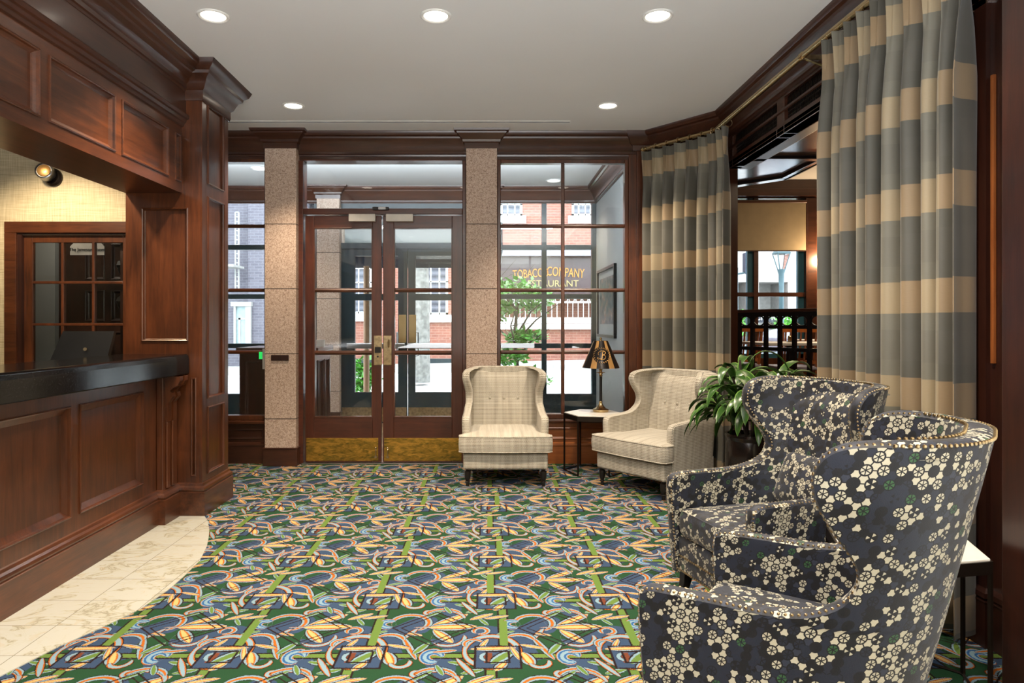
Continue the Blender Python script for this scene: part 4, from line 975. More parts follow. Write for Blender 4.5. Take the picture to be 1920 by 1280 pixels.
    if F:
        paths = fronts[:]; paths.append([Vector(r[0])+Vector((0, 0, .004)) for r in top]); paths.append([Vector(r[4])+Vector((0, 0, .004)) for r in top])
        paths.append([(-.29, -.392, .15), (.29, -.392, .15)]); paths.append([(-.29, -.39, .22), (.29, -.39, .22)]); r_, st = .0055, .0165
    else:
        paths = [[(-.34, -.372, .157), (.34, -.372, .157)]]+[[(p.x*1.002, p.y, p.z) for p in f] for f in (fronts[0], fronts[2])]; r_, st = .0038, .012
        paths.append([(-.362, -.27, .157), (-.362, .2, .157)]); paths.append([(.362, -.27, .157), (.362, .2, .157)])
    for P in paths:
        for p in resample(P, st): b.ball(p, r_, 6, 4)
    tag(b.build('nailhead_trim', M['oldbrass'] if F else M['blackmetal'], t, smooth=True), kind='stuff')
    return t
B1 = make_chair('beige', 'cream ripple-weave armchair facing the camera in front of the granite column', 'armchair', 'cream button-back armchairs')
B1.location = (.144, 6.12, 0)
B2 = copy_tree(B1); B2['label'] = 'cream armchair turned towards the left in front of the plaid drape'; B2.location = (1.434, 5.79, 0); B2.rotation_euler.z = math.radians(-52.3)
F1 = make_chair('floral', 'dark floral wing chair beside the potted plant, its lit seat facing left', 'armchair', 'dark floral nailhead wing chairs')
F1.location = (1.405, 3.26, 0); F1.rotation_euler.z = math.radians(-74.7)
F2 = copy_tree(F1); F2['label'] = 'nearest floral wing chair seen from its dark navy side at the lower right'; F2.location = (.983, 2.02, 0); F2.rotation_euler.z = math.radians(-126.9)
def pillow(root, label):
    b = MB(); rbox(b, (0, 0, 0), (.46, .10, .27), .049, 8)
    for i, p in enumerate(b.v):
        x, y, z = p; k = max(.15, (1-(abs(x)/.24)**3)*(1-(abs(z)/.14)**3)); b.v[i] = (x, y*(.35+.95*k), z)
    o = b.build('throw_pillow', M['floral'], None, smooth=True, angle=80)
    o.location = root.matrix_basis @ Vector((0, .17, .60)); o.rotation_euler = (math.radians(-22), 0, root.rotation_euler.z); return tag(o, label, 'pillow', 'floral lumbar pillows')
def upd(o): o.matrix_basis = Matrix.Translation(o.location) @ Matrix.Rotation(o.rotation_euler.z, 4, 'Z')
for o in (F1, F2): upd(o)
pillow(F1, 'floral lumbar pillow leaning on the back of the wing chair beside the plant')
pillow(F2, 'floral lumbar pillow on the nearest wing chair, mostly hidden inside it')
# ------------------------------------------------------------------ hexagonal side tables
def hex_table(x, y, rot, label):
    t = empty('hexagonal_side_table', (x, y, 0), math.radians(rot), label=label, cat='side table', group='hexagonal marble topped side tables')
    R = .285; P = [(R*math.cos(PI/3*k), R*math.sin(PI/3*k)) for k in range(6)]
    b = MB(); b.prism([(a*.97, c*.97) for a, c in P], .533, .547); b.build('top', M['marbletop'], t, bevel=.002)
    b = MB(); b.sweep([(0, .495), (0, .54), (-.012, .54), (-.012, .495)], P, closed=True); b.build('apron', M['blackmetal'], t)
    for a, c in P: b = MB(); b.box(a*.97-.006, a*.97+.006, c*.97-.006, c*.97+.006, 0, .5); b.build('leg', M['blackmetal'], t)
    b = MB()
    for k in (0, 1, 2, 3, 4, 5): b.tube([(P[k][0]*.97, P[k][1]*.97, .006), (P[(k+1) % 6][0]*.97, P[(k+1) % 6][1]*.97, .006)], .006, 4)
    b.build('base_rail', M['blackmetal'], t); return t
hex_table(.985, 6.37, 50, 'hexagonal marble side table with the brass lamp between the cream chairs')
hex_table(1.59, 2.62, 12, 'hexagonal marble side table between the two floral wing chairs')
# ------------------------------------------------------------------ lamp
lt = empty('table_lamp', (1.06, 6.45, .547), label='brass table lamp with a black and gold monogrammed shade', cat='lamp')
b = MB(); b.lathe([(.072, 0), (.074, .004), (.074, .022), (.07, .026), (.055, .032), (.035, .048), (.022, .065), (.016, .08), (.013, .084), (.017, .092), (.012, .1)], 32); b.build('base', M['brass'], lt, smooth=True, angle=30)
b = MB(); b.lathe([(.0135, .1), (.0135, .335)], 16); b.build('stem', M['black'], lt, smooth=True)
b = MB(); b.lathe([(.015, .335), (.017, .342), (.013, .35), (.018, .36), (.02, .365), (.042, .368), (.042, .371), (.014, .375), (.012, .39), (.02, .395), (.02, .398), (.01, .402), (.01, .68)], 24); b.ball((0, 0, .69), .012, 10, 6); b.build('fittings', M['brass'], lt, smooth=True, angle=30)
def m_shade():
    g = G('black and gold striped shade'); v = g.xyz(g.coord('Object')); a = g.math('ARCTAN2', v[1], v[0]); A = math.radians(60)
    f = g.math('FRACT', g.math('DIVIDE', g.math('ADD', a, 20*A+.22), A*1.0)); c = g.mix(g.math('LESS_THAN', f, .34), srgb(34, 28, 26), srgb(196, 150, 92))
    r = g.math('DIVIDE', g.vm('LENGTH', g.comb(g.math('MULTIPLY', g.math('ADD', v[0], .012), 1), g.math('SUBTRACT', v[2], .535))), .078)
    d = g.math('MULTIPLY', g.math('LESS_THAN', r, 1), g.math('LESS_THAN', v[1], 0)); c = g.mix(d, c, srgb(34, 28, 26))
    return g.fin(c, .28, .35)
M['shadebg'] = m_shade()
b = MB(); b.lathe([(.175, .415), (.174, .418), (.068, .665), (.066, .668)], 40, cap=False); sh = b.build('lamp_shade', M['shadebg'], lt, smooth=True)
b = MB(); b.lathe([(.172, .417), (.066, .664)], 40, cap=False); b.build('shade_lining', M['gold'], sh, smooth=True)
sl = math.atan2(.107, .247); Msh = Matrix.Translation((-.012, -.126, .535)) @ Matrix.Rotation(-sl, 4, 'X')
def stroke(pts, r=.0022): return [Msh @ Vector((x, -.003, z)) for x, z in pts]
b = MB(); sc = .068
Bp = [[(-.25, -.55), (-.12, -.62), (.0, -.5), (.08, -.1), (.16, .35), (.22, .6)], [(-.42, .05), (-.46, .3), (-.3, .52), (0, .64), (.35, .62), (.52, .45), (.45, .2), (.2, .06), (.08, .03)], [(.12, .04), (.4, .0), (.52, -.22), (.4, -.5), (.1, -.62), (-.15, -.52), (-.32, -.48), (-.52, -.52), (-.6, -.36), (-.45, -.26)]]
def smooth(P, n=5):
    out = []
    for i in range(len(P)-1):
        p0, p1, p2, p3 = P[max(0, i-1)], P[i], P[i+1], P[min(len(P)-1, i+2)]
        for k in range(n):
            t_ = k/n; out.append(tuple(.5*(2*p1[j]+(-p0[j]+p2[j])*t_+(2*p0[j]-5*p1[j]+4*p2[j]-p3[j])*t_*t_+(-p0[j]+3*p1[j]-3*p2[j]+p3[j])*t_**3) for j in range(len(p1))))
    return out+[tuple(P[-1])]
for P in Bp: b.tube(stroke([(x*sc, z*sc) for x, z in smooth(P)]), .0028, 5)
b.build('monogram', M['gold'], sh)
b = MB()
for k in range(22):
    a = 2*PI*k/22; b.tube([Msh @ Vector((.062*math.cos(a+o), -.004, .062*math.sin(a+o))) if False else Msh @ Vector(((.066+q)*math.cos(a+o), -.0035, (.066+q)*math.sin(a+o))) for q, o in ((0, 0), (.006, .05), (.012, .14))], .0024, 5)
b.build('scroll_border', M['gold'], sh)
# ================================================================== DRAPES
def drape(name, path, ztop, zbot, nple, label, amp=.055, hang=None):
    """path: plan polyline; cloth undulates about it"""
    t = empty(name, (path[0][0], path[0][1], 0), label=label, cat='curtain', group='plaid drapes'); o0 = Vector((path[0][0], path[0][1], 0))
    P = [Vector(p) for p in path]; seg = [0]
    for a, c in zip(P, P[1:]): seg.append(seg[-1]+(c-a).length)
    Lt = seg[-1]
    def pos(s):
        s = max(0, min(Lt, s))
        for i in range(len(P)-1):
            if s <= seg[i+1] or i == len(P)-2:
                d = (P[i+1]-P[i]).normalized(); return P[i]+d*(s-seg[i]), Vector((d.y, -d.x))
    rnd = random.Random(len(label)); ph = [rnd.uniform(-.5, .5) for _ in range(nple+2)]; am = [rnd.uniform(.75, 1.25) for _ in range(nple+2)]
    N = nple*24; rows = []; uvs = []; NZ = 34
    for iz in range(NZ+1):
        f = (iz/NZ)**1.7; z = ztop+(zbot-ztop)*f; row = []; ur = []; u = 0; prev = None
        for k in range(N+1):
            s = Lt*k/N; q = k/24; i = int(q) if q < nple else nple-1; fr = q-i
            a_ = amp*(am[i]*(1-fr)+am[i+1]*fr); grow = .38+.62*min(1, f*5)
            wob = .35*math.sin(q*1.7+f*1.3+ph[i])
            w = math.cos(2*PI*q+wob*min(1, f*3)); w = (abs(w)**.75)*(1 if w > 0 else -1)
            pinch = 0
            if f < .12:    # pinched header: sharp triple pleat in front, flat between
                h = 1-f/.12; pk = max(0, 1-abs(((q+.5) % 1)-.5)/.16); sp = 0.5+.5*math.cos(6*PI*(((q+.5) % 1)-.5)/.32) if pk > 0 else 0
                pinch = h*(.075*pk**.6*(.3+.7*sp)-.012); w = w*(1-h)
            c, nn = pos(s+.02*f*math.sin(q*2.1+ph[i])*(0 if k in (0, N) else 1)); p = c+nn*(a_*grow*w+pinch)
            row.append((p.x-o0.x, p.y-o0.y, z))
            if prev is not None: u += (p-prev).length if iz > 4 else Lt*1.9/N
            prev = p; ur.append((u, z))
        if iz <= 4 or True: ur = [(Lt*2.0*k/N, z) for k in range(N+1)]
        rows.append(row); uvs.append(ur)
    b = MB(); b.grid(rows, uvs); o = b.build('cloth', M['plaid'], t, smooth=True, angle=80)
    s = o.modifiers.new('thick', 'SOLIDIFY'); s.thickness = .004
    return t, pos, Lt
def rod(path, z, label, ringpts):
    t = empty('curtain_rod', (path[0][0], path[0][1], z), label=label, cat='curtain rod'); o = Vector((path[0][0], path[0][1], z))
    b = MB(); pts = [Vector((x, y, z))-o for x, y in path]; b.tube(pts, .021, 12); b.build('pole', M['brass'], t, smooth=True)
    b = MB(); b.ball((0, 0, 0), .026, 12, 8); b.lathe([(.022, -.0), (.026, .02), (.02, .03)], 12, M=frameM((0, 0, 0), (0, 0, 1), (1, 0, 0))); b.build('finial', M['brass'], t, smooth=True)
    for (x, y), d in ringpts:
        d = Vector((d[0], d[1], 0)).normalized(); c = Vector((x, y, z))-o; n = Vector((-d.y, d.x, 0)); b = MB()
        b.tube([c+n*(.026*math.cos(a)*1.2)+Vector((0, 0, .031*math.sin(a)-.006)) for a in [2*PI*k/14 for k in range(14)]], .0035, 5, closed=True); b.tube([c+Vector((0, 0, -.03)), c+Vector((0, 0, -.05))], .003, 5); b.build('ring', M['oldbrass'], t, smooth=True)
    return t
RZ = 3.06
dvec = Vector((AX1-AX0, AY1-AY0)).normalized(); nvec = Vector((dvec.y, -dvec.x))
RA = Vector((AX0, AY0))+nvec*.155+dvec*.06; RB = Vector((AX1, AY1))+nvec*.15-dvec*.08; RXR = 1.975
corner = (RXR, RB.y-.07)
d1, pos1, L1 = drape('plaid_drape', [tuple(RA+dvec*.0), tuple(RB), (RXR+.02, corner[1]-.10), (RXR+.03, corner[1]-.22)], 3.03, .03, 8, 'beige and grey plaid drape on the angled wall behind the cream armchair', .058)
d2, pos2, L2 = drape('plaid_drape', [(2.0, 3.98), (2.01, 3.5), (2.045, 2.88)], 3.03, .04, 9, 'larger plaid drape at the right behind the floral chairs', .07)
def rp(pos, L, n, off=0):
    out = []
    for k in range(n):
        c, nn = pos(L*(k+off)/(n-1+2*off) if n > 1 else 0); out.append(((c.x, c.y), (nn.y*-1, nn.x)))
    return out
r1 = [((p[0], p[1]), d) for p, d in rp(pos1, L1, 9)]
rod([tuple(RA-dvec*.03), tuple(RB), corner, (RXR, 4.3)], RZ, 'brass curtain rod along the angled wall and side opening', [(p, d) for p, d in r1])
rod([(RXR, 4.28), (RXR+.01, 3.6), (RXR+.04, 2.88)], RZ, 'brass curtain rod carrying the larger drape at the right', [(p, d) for p, d in rp(pos2, L2, 10)])
b = MB(); b.box(RXR-.01, RX, 4.27, 4.285, RZ-.03, RZ+.0); b.tube([(RX-.01, 4.277, RZ-.07), (RXR, 4.277, RZ-.02)], .008); tag(b.build('rod_bracket', M['oldbrass']), 'small brass rod bracket on the dark header by the larger drape', 'bracket')
# ================================================================== POTTED PLANT
pl = empty('potted_plant', (1.895, 4.95, 0), label='leafy green plant in a dark glazed pot behind the floral chair', cat='plant')
b = MB(); b.lathe([(.10, 0), (.115, .01), (.15, .15), (.168, .30), (.172, .42), (.165, .5), (.155, .535), (.165, .55), (.175, .565), (.172, .583), (.155, .583), (.15, .54)], 36, cap=False); b.lathe([(.1, .001), (.001, .002)], 36); b.build('pot', M['pot'], pl, smooth=True)
b = MB(); b.lathe([(.153, .55), (.1, .56), (.01, .565)], 24); b.build('soil', M['soil'], pl, smooth=True)
rn = random.Random(5); st = MB(); lf = MB()
def blade(b, base, d, L, w, droop, tw=0):
    d = Vector(d).normalized(); side = d.cross(Vector((0, 0, 1)));
    if side.length < .1: side = Vector((1, 0, 0))
    side.normalize(); P = []; U = []; p = Vector(base); n = 10; v = d.copy()
    for k in range(n+1):
        t_ = k/n; ww = w*(math.sin(PI*min(1, .06+t_*.94))**.75)*(1-.25*t_); up = side.cross(v).normalized()
        P.append([p-side*ww+up*ww*.35, p, p+side*ww+up*ww*.35]); U.append([(0, t_), (.5, t_), (1, t_)])
        v = (v+Vector((0, 0, -droop/n*(.5+t_*1.4)))).normalized(); p = p+v*(L/n)
    b.grid(P, U)
for s_ in range(10):
    a = 2*PI*s_/10+rn.uniform(-.3, .3); r = rn.uniform(.02, .09); hgt = rn.uniform(.16, .56); lean = rn.uniform(.05, .24)
    p0 = Vector((r*math.cos(a), r*math.sin(a), .55)); p1 = p0+Vector((lean*math.cos(a), lean*math.sin(a), hgt))
    st.tube([p0, p0.lerp(p1, .5)+Vector((0, 0, .03)), p1], .009, 6)
    for k in range(15):
        f = rn.uniform(.35, 1.0); q = p0.lerp(p1, f); aa = rn.uniform(0, 2*PI) if k % 2 else a+rn.uniform(-.9, .9); el = rn.uniform(.2, 1.25)
        L_ = rn.uniform(.22, .42); dd = (math.cos(aa)*math.cos(el), math.sin(aa)*math.cos(el), math.sin(el))
        if q.x+dd[0]*L_ > .5 or (q.z < .75 and q.x+dd[0]*L_ > .17): dd = (-abs(dd[0])*.6, dd[1], dd[2])
        blade(lf, q, dd, L_, rn.uniform(.034, .055), rn.uniform(1.4, 3.0))
st.build('stem', M['bark'], pl, smooth=True); tag(lf.build('foliage', M['leafp'], pl, smooth=True, angle=180))
# ================================================================== RAILING AND RESTAURANT
A = Vector((2.33, 7.02)); Bv = Vector((2.97, 6.02)); dr = (Bv-A).normalized(); LR = (Bv-A).length
rl = empty('balustrade', (A.x, A.y, 0), math.atan2(dr.y, dr.x), label='black timber balustrade with a row of rings under the handrail', cat='railing')
def zr(p, Y=6.5): return CH+(606-p)/1280*Y
b = MB(); b.box(-.02, LR+.02, -.03, .03, 1.485, 1.515); b.build('handrail', M['dark_x'], rl, bevel=.006)
b = MB(); pass
for z0_, z1_ in ((1.445, 1.485), (1.33, 1.36), (1.12, 1.155), (.52, .55)): b = MB(); b.box(0, LR, -.015, .015, z0_, z1_); b.build('rail', M['black'], rl)
n = 8
for k in range(n+1):
    u = LR*k/n; b = MB(); b.box(u-.016, u+.016, -.017, .017, .46, 1.49); b.build('baluster', M['black'], rl)
for k in range(n):
    u = LR*(k+.5)/n; b = MB(); r_ = .046; b.tube([(u+r_*1.25*math.cos(2*PI*q/20), 0, 1.403+r_*math.sin(2*PI*q/20)) for q in range(20)], .0075, 5, closed=True); b.build('ring', M['black'], rl)
FZ = .42
b = MB(); b.prism([(2.5, 2.0), (9, 2.0), (9, OY+.1), (1.62, OY+.1), (1.62, 7.0), (2.3, 7.0), (2.84, 6.44)], -.1, FZ); struct(b.build('floor', M['dark_y']))
b = MB(); b.box(1.62, 9, 2.0, OY+.2, 3.35, 3.45); struct(b.build('ceiling', M['ceil']))
b = MB(); b.box(9, 9.1, 2, OY+.2, 0, 3.4); b.box(2.7, 9, 1.9, 2.0, 0, 3.4); struct(b.build('wall_restaurant', M['gold_z']))
b = MB(); b.box(1.6, 1.7, 6.9, OY+.1, 0, 3.4); struct(b.build('wall_restaurant', M['dark_z']))
wx0, wx1 = 3.0, at(1512, 0, OY)[0]; zt = 3.05
b = MB(); b.box(1.62, wx0, OY, OY+.15, 0, 3.4); b.box(wx0, wx1, OY, OY+.15, 3.10, 3.4); b.box(wx0, wx1, OY, OY+.15, 0, .9); b.box(wx1, 9, OY, OY+.15, 0, 3.4); struct(b.build('wall_restaurant', M['wood_z']))
b = MB(); b.box(1.7, 9, OY-.08, OY, 3.12, 3.22); b.box(1.7, 9, OY-.05, OY, 3.22, 3.35); b.box(1.7, 2.45+.8, 8.9, OY, 3.0, 3.12); b.box(wx1, wx1+.12, OY-.04, OY, FZ, 3.1); struct(b.build('trim_16', M['dark_x'], bevel=.004))
t = empty('window_6', ((wx0+wx1)/2, OY, 0)); t['kind'] = 'structure'; cx = (wx0+wx1)/2
mu = at(1417, 0, OY)[0]-cx; zm = Zb(552, OY)
b = MB(); b.box(wx0-cx, wx1-cx, .03, .09, .9, .96); b.box(wx0-cx, wx0-cx+.05, .03, .09, .9, 3.1); b.box(wx1-cx-.1, wx1-cx, .03, .09, .9, 3.1); b.box(mu-.1, mu-.03, .03, .09, .9, 3.1); b.build('outer_frame', plain('teal window frame', (38, 92, 108), .5), t)
b = MB(); b.box(mu-.03, mu+.03, -.02, .06, .9, 3.1); b.box(wx0-cx, wx1-cx, -.015, .05, zm-.028, zm+.028); b.box(wx1-cx-.02, wx1-cx, -.04, .06, .9, 3.1); b.build('glazing_bar', M['dark_x'], t)
b = MB(); b.box(wx0-cx, wx1-cx, .058, .062, .9, 3.1); b.build('pane', M['glass'], t)
sh = empty('roller_shade', (cx, OY-.05, 3.04), label='beige roller shade half lowered over the restaurant window', cat='roller shade')
b = MB(); b.box(wx0-cx+.01, wx1-cx-.03, 0, .004, Zb(470, OY)-3.04, .0); b.build('fabric', M['shade'], sh); b = MB(); b.tube([(wx0-cx, 0.01, .01), (wx1-cx-.02, .01, .01)], .025, 10); b.box(wx0-cx+.01, wx1-cx-.03, -.004, .008, Zb(470, OY)-3.04-.012, Zb(470, OY)-3.04); b.build('roller', M['dark_x'], sh)
def sconce_light():
    l = bpy.data.lights.new('sconce', 'POINT'); l.energy = 40; l.color = (1, .7, .4); l.shadow_soft_size = .06; o = bpy.data.objects.new('sconce_lamp', l); COL.objects.link(o); o.location = (4.60, 9.2, 2.25)
sconce_light()
def slat_chair(x, y, rz, label):
    t = empty('slat_back_chair', (x, y, FZ), rz, label=label, cat='chair', group='slat back dining chairs'); wd = M['gold_z']
    for sx in (-1, 1):
        b = MB(); b.tube([(sx*.2, .2, 0), (sx*.2, .2, .45), (sx*.21, .27, .92)], .02, 6); b.build('leg', wd, t, smooth=True); b = MB(); b.tube([(sx*.2, -.2, 0), (sx*.2, -.2, .45)], .018, 6); b.build('leg', wd, t, smooth=True)
    b = MB(); b.box(-.23, .23, -.23, .22, .43, .47); b.build('seat', plain('lilac grey seat', (150, 146, 160), .6) if 'seatm' not in M else M['seatm'], t, bevel=.01)
    b = MB(); b.box(-.22, .22, .25, .29, .86, .93); b.box(-.2, .2, .2, .22, .5, .54)
    for k in range(7): xx = -.165+.055*k; b.tube([(xx, .21, .52), (xx*1.05, .265, .88)], .011, 6)
    b.build('slatted_back', wd, t); return t
M['seatm'] = plain('lilac grey seat', (150, 146, 160), .6)
C0 = slat_chair(2.5, 7.55, math.radians(100), 'slat back wooden chair just behind the left drape edge')
def cc(x, y, rz, label): c = copy_tree(C0); c.location = (x, y, FZ); c.rotation_euler.z = rz; c['label'] = label
cc(3.05, 8.45, math.radians(185), 'slat back wooden chair in the middle beyond the balustrade'); cc(3.52, 7.95, math.radians(180), 'slat back wooden chair right of the middle one beyond the balustrade'); cc(3.85, 7.15, math.radians(-80), 'slat back wooden chair at the right end of the view over the balustrade')
def rtable(x, y, label):
    t = empty('dining_table', (x, y, FZ), label=label, cat='table', group='white topped dining tables'); b = MB(); b.box(-.4, .4, -.33, .33, .73, .76); b.build('top', M['white'], t, bevel=.005)
    b = MB(); b.tube([(0, 0, .02), (0, 0, .73)], .035, 10); b.box(-.25, .25, -.04, .04, 0, .03); b.box(-.04, .04, -.25, .25, .0, .03); b.build('pedestal', M['ebony'], t); return t
rtable(3.22, 7.3, 'white topped dining table left of the glass caddy table'); rtable(4.2, 8.3, 'white topped dining table nearest the restaurant window')
cd = empty('condiment_caddy', (3.2, 7.2, FZ+.76), label='little condiment caddy on the white dining table', cat='caddy'); b = MB(); b.lathe([(.05, 0), (.05, .01)], 16); b.tube([(0, 0, .01), (0, 0, .12)], .004); b.build('rack', M['steel'], cd)
b = MB(); b.lathe([(.018, .01), (.018, .06), (.01, .07)], 10, (.025, 0, 0)); b.lathe([(.018, .01), (.018, .06), (.01, .07)], 10, (-.025, 0, 0)); b.build('shaker', M['brass'], cd)
# ================================================================== OUTSIDE
b = MB(); NS = 20; P = []
def gz(x): return -.12+.045*max(0, x+4)*.5
for k in range(NS+1):
    x = -30+70*k/NS; P.append([(x, y, (gz(x) if y > 13 else -.12)-(0 if 13.5 < y < 19.9 else 0)) for y in (OY+.2, 13, 13.5, 19.8, 60)])
b.grid(P); struct(b.build('street', M['street']))
b = MB(); P = []
for k in range(NS+1):
    x = -14+40*k/NS; P.append([(x, 19.8, gz(x)), (x, 19.8, gz(x)+.16), (x, 20.1, gz(x)+.17), (x, 22.0, gz(x)+.17)])
b.grid(P); struct(b.build('sidewalk', M['stone']))
BYY = 22.0
bl = empty('brick_building', (2, BYY, 0), label='red brick building with white framed windows and a gilt lettered shopfront across the street', cat='building')
def bx(p): return (p-916)/1280*BYY-2
def bz(p): return CH+(606-p)/1280*BYY
b = MB(); x0 = -5.6-2
sx0, sx1, sz0, sz1 = bx(925), bx(1150), bz(552), bz(468)
b.box(x0, sx0, 0, 3, -1, 12); b.box(sx0, 4.6, 0, 3, sz1, 12); b.box(sx1, 4.6, 0, 3, -1, sz1); b.box(sx0, sx1, 0, 3, -1, bz(616)); b.box(sx0, sx1, 1.0, 3, bz(616), sz1); b.build('wall', M['brick'], bl)
b = MB(); b.box(sx0, sx1, -.2, .1, bz(617), bz(607)); b.box(sx0, sx1, -.06, .1, bz(606), bz(595)); b.build('coping', M['cwhite'], bl)
b = MB(); b.box(sx0, sx1, -.12, .05, bz(480), bz(466)); b.build('cornice', plain('lavender grey cornice', (128, 126, 140), .7), bl)
b = MB(); b.box(sx0, sx1, .3, .35, sz0-.1, bz(480)); b.build('sign_band', plain('dull maroon sign glass', (58, 42, 46), .25), bl)
b = MB(); k = sx0
while k < sx1: b.box(k, k+.02, -.04, -.015, bz(595), bz(566)); k += .17
b.box(sx0, sx1, -.05, 0, bz(568), bz(565)); b.box(sx0, sx1, -.05, 0, bz(559), bz(557)); b.build('railing', M['cwhite'], bl)
b = MB(); k = sx0+.1
while k < sx1:
    b.tube([(k+.09*math.cos(2*PI*q/12), -.03, bz(562)+.06*math.sin(2*PI*q/12)) for q in range(12)], .012, 4, closed=True); k += .22
b.build('railing_scrolls', M['cwhite'], bl)
gm = plain('gilt sign lettering', (190, 120, 40), .5)
text_mesh('lettering', 'TOBACCO', .40, gm, frameM((bx(996), .27, bz(512)), (1, -0, .07), (-.07, 0, 1)), bl, .02, 0, .6); text_mesh('lettering', 'COMPANY', .42, gm, frameM((bx(1062), .27, bz(510)), (1, 0, -.07), (.07, 0, 1)), bl, .02, 0, .6)
text_mesh('lettering', 'RESTAURANT', .3, plain('dull gold letters', (150, 130, 84), .6), frameM((bx(1033), .27, bz(531)), (1, 0, 0), (0, 0, 1)), bl, .02)
def bwin(px0, px1, py0, py1, sill, blinds=False):
    b = MB(); X0, X1, Z0, Z1 = bx(px0), bx(px1), bz(py1), bz(py0); w = .07
    b.box(X0, X1, -.03, .02, Z0, Z0+w); b.box(X0, X1, -.03, .02, Z1-w, Z1); b.box(X0, X0+w, -.03, .02, Z0, Z1); b.box(X1-w, X1, -.03, .02, Z0, Z1)
    n = 3
    for k in range(1, n): xx = X0+(X1-X0)*k/n; b.box(xx-.02, xx+.02, -.03, .01, Z0, Z1)
    m = 3 if Z1-Z0 > 1 else 2
    for k in range(1, m): zz = Z0+(Z1-Z0)*k/m; b.box(X0, X1, -.03, .01, zz-.02, zz+.02)
    if sill: b.box(X0-.12, X1+.12, -.1, .02, Z0-.24, Z0)
    f = b.build('window', M['cwhite'], bl); b = MB(); b.box(X0+.02, X1-.02, -.012, -.002, Z0+.02, Z1-.02); b.build('pane', M['wpane'], f)
g = G('blind slatted window glass'); v = g.xyz(g.coord('Object')); s_ = g.math('PINGPONG', g.math('MULTIPLY', v[2], 9), 1); M['wpane'] = g.fin(g.mix(s_, srgb(40, 44, 56), srgb(96, 96, 106)), .25)
bwin(660, 698, 500, 588, True); bwin(792, 840, 497, 590, True); bwin(938, 979, 340, 405, True); bwin(1072, 1110, 340, 405, True)
b = MB(); 
for p in (672, 818):
    b.box(bx(p)-.55, bx(p)+.55, -.03, .0, bz(690), bz(672))
b.build('basement_vent', M['greenframe'], bl)
bg_ = empty('grey_building', (-9.0, 21, 0), label='grey violet brick building with a pale doorway seen at the far left', cat='building')
b = MB(); b.box(-6, -.0, 0, 3, -1, 12); b.box(0, 1.6, .2, 3, -1, 12); b.box(1.6, 3.2, 0, 3, -1, 12); b.build('wall', M['greybrick'], bg_)
X = lambda p: (p-916)/1280*21+9.0; Z = lambda p: CH+(606-p)/1280*21
b = MB(); b.box(X(436), X(474), -.15, 0, Z(574), Z(566)); b.box(X(440), X(444), -.1, 0, Z(650), Z(574)); b.box(X(462), X(472), -.1, 0, Z(650), Z(574)); b.box(X(448), X(452), -.05, 0.02, Z(650), Z(596)); b.box(X(444), X(462), -.05, 0.02, Z(599), Z(596)); b.build('door_surround', M['stone'], bg_)
b = MB(); b.box(X(444), X(462), -.03, .01, Z(650), Z(574)); b.build('door', plain('grey green door', (128, 146, 148), .5), bg_)
b = MB()
for p in (446, 452): b.tube([(X(p), -.2, Z(545)), (X(p), -.2, Z(400))], .03, 5)
for k in range(18): b.tube([(X(446), -.2, Z(545)+k*.14), (X(452), -.2, Z(545)+k*.14)], .02, 4)
b.box(X(425), X(458), -.9, 0, Z(504), Z(500)); b.build('fire_escape', M['stone'], bg_)
# entrance canopy
cn = empty('entrance_canopy', (-1.1, 10.7, 2.5), label='canopy over the exterior doors with a dark blue valance', cat='canopy')
b = MB(); b.box(-1.4, 1.3, -1.1, 1.15, .25, .3); b.build('roof', M['paint'], cn); b = MB(); b.box(-1.4, 1.3, 1.1, 1.15, -.16, .25); b.box(1.25, 1.3, -1.1, 1.1, -.1, .25); b.box(-1.4, -1.35, -1.1, 1.1, -.1, .25); b.build('valance', plain('slate blue canvas', (30, 40, 54), .8), cn)
for px in (687,):
    x, y, _ = at(px, 0, 11.6); b = MB(); b.tube([(x, y, -.12), (x, y, 2.35)], .05, 10); tag(b.build('canopy_post', plain('tan post', (116, 84, 54), .6), smooth=True), 'tan round post seen through the left door glass', 'post')
x, y, _ = at(692, 0, 11.6); b = MB(); b.box(x-.0, x+.14, y-.01, y+.01, 1.05, 2.0); sg = b.build('door_sign', M['white']); tag(sg, 'narrow white street sign panel beside the tan post', 'sign')
text_mesh('lettering', '3\n3', .13, M['black'], frameM((x+.08, y-.013, 1.75), (1, 0, 0), (0, 0, 1)), sg)
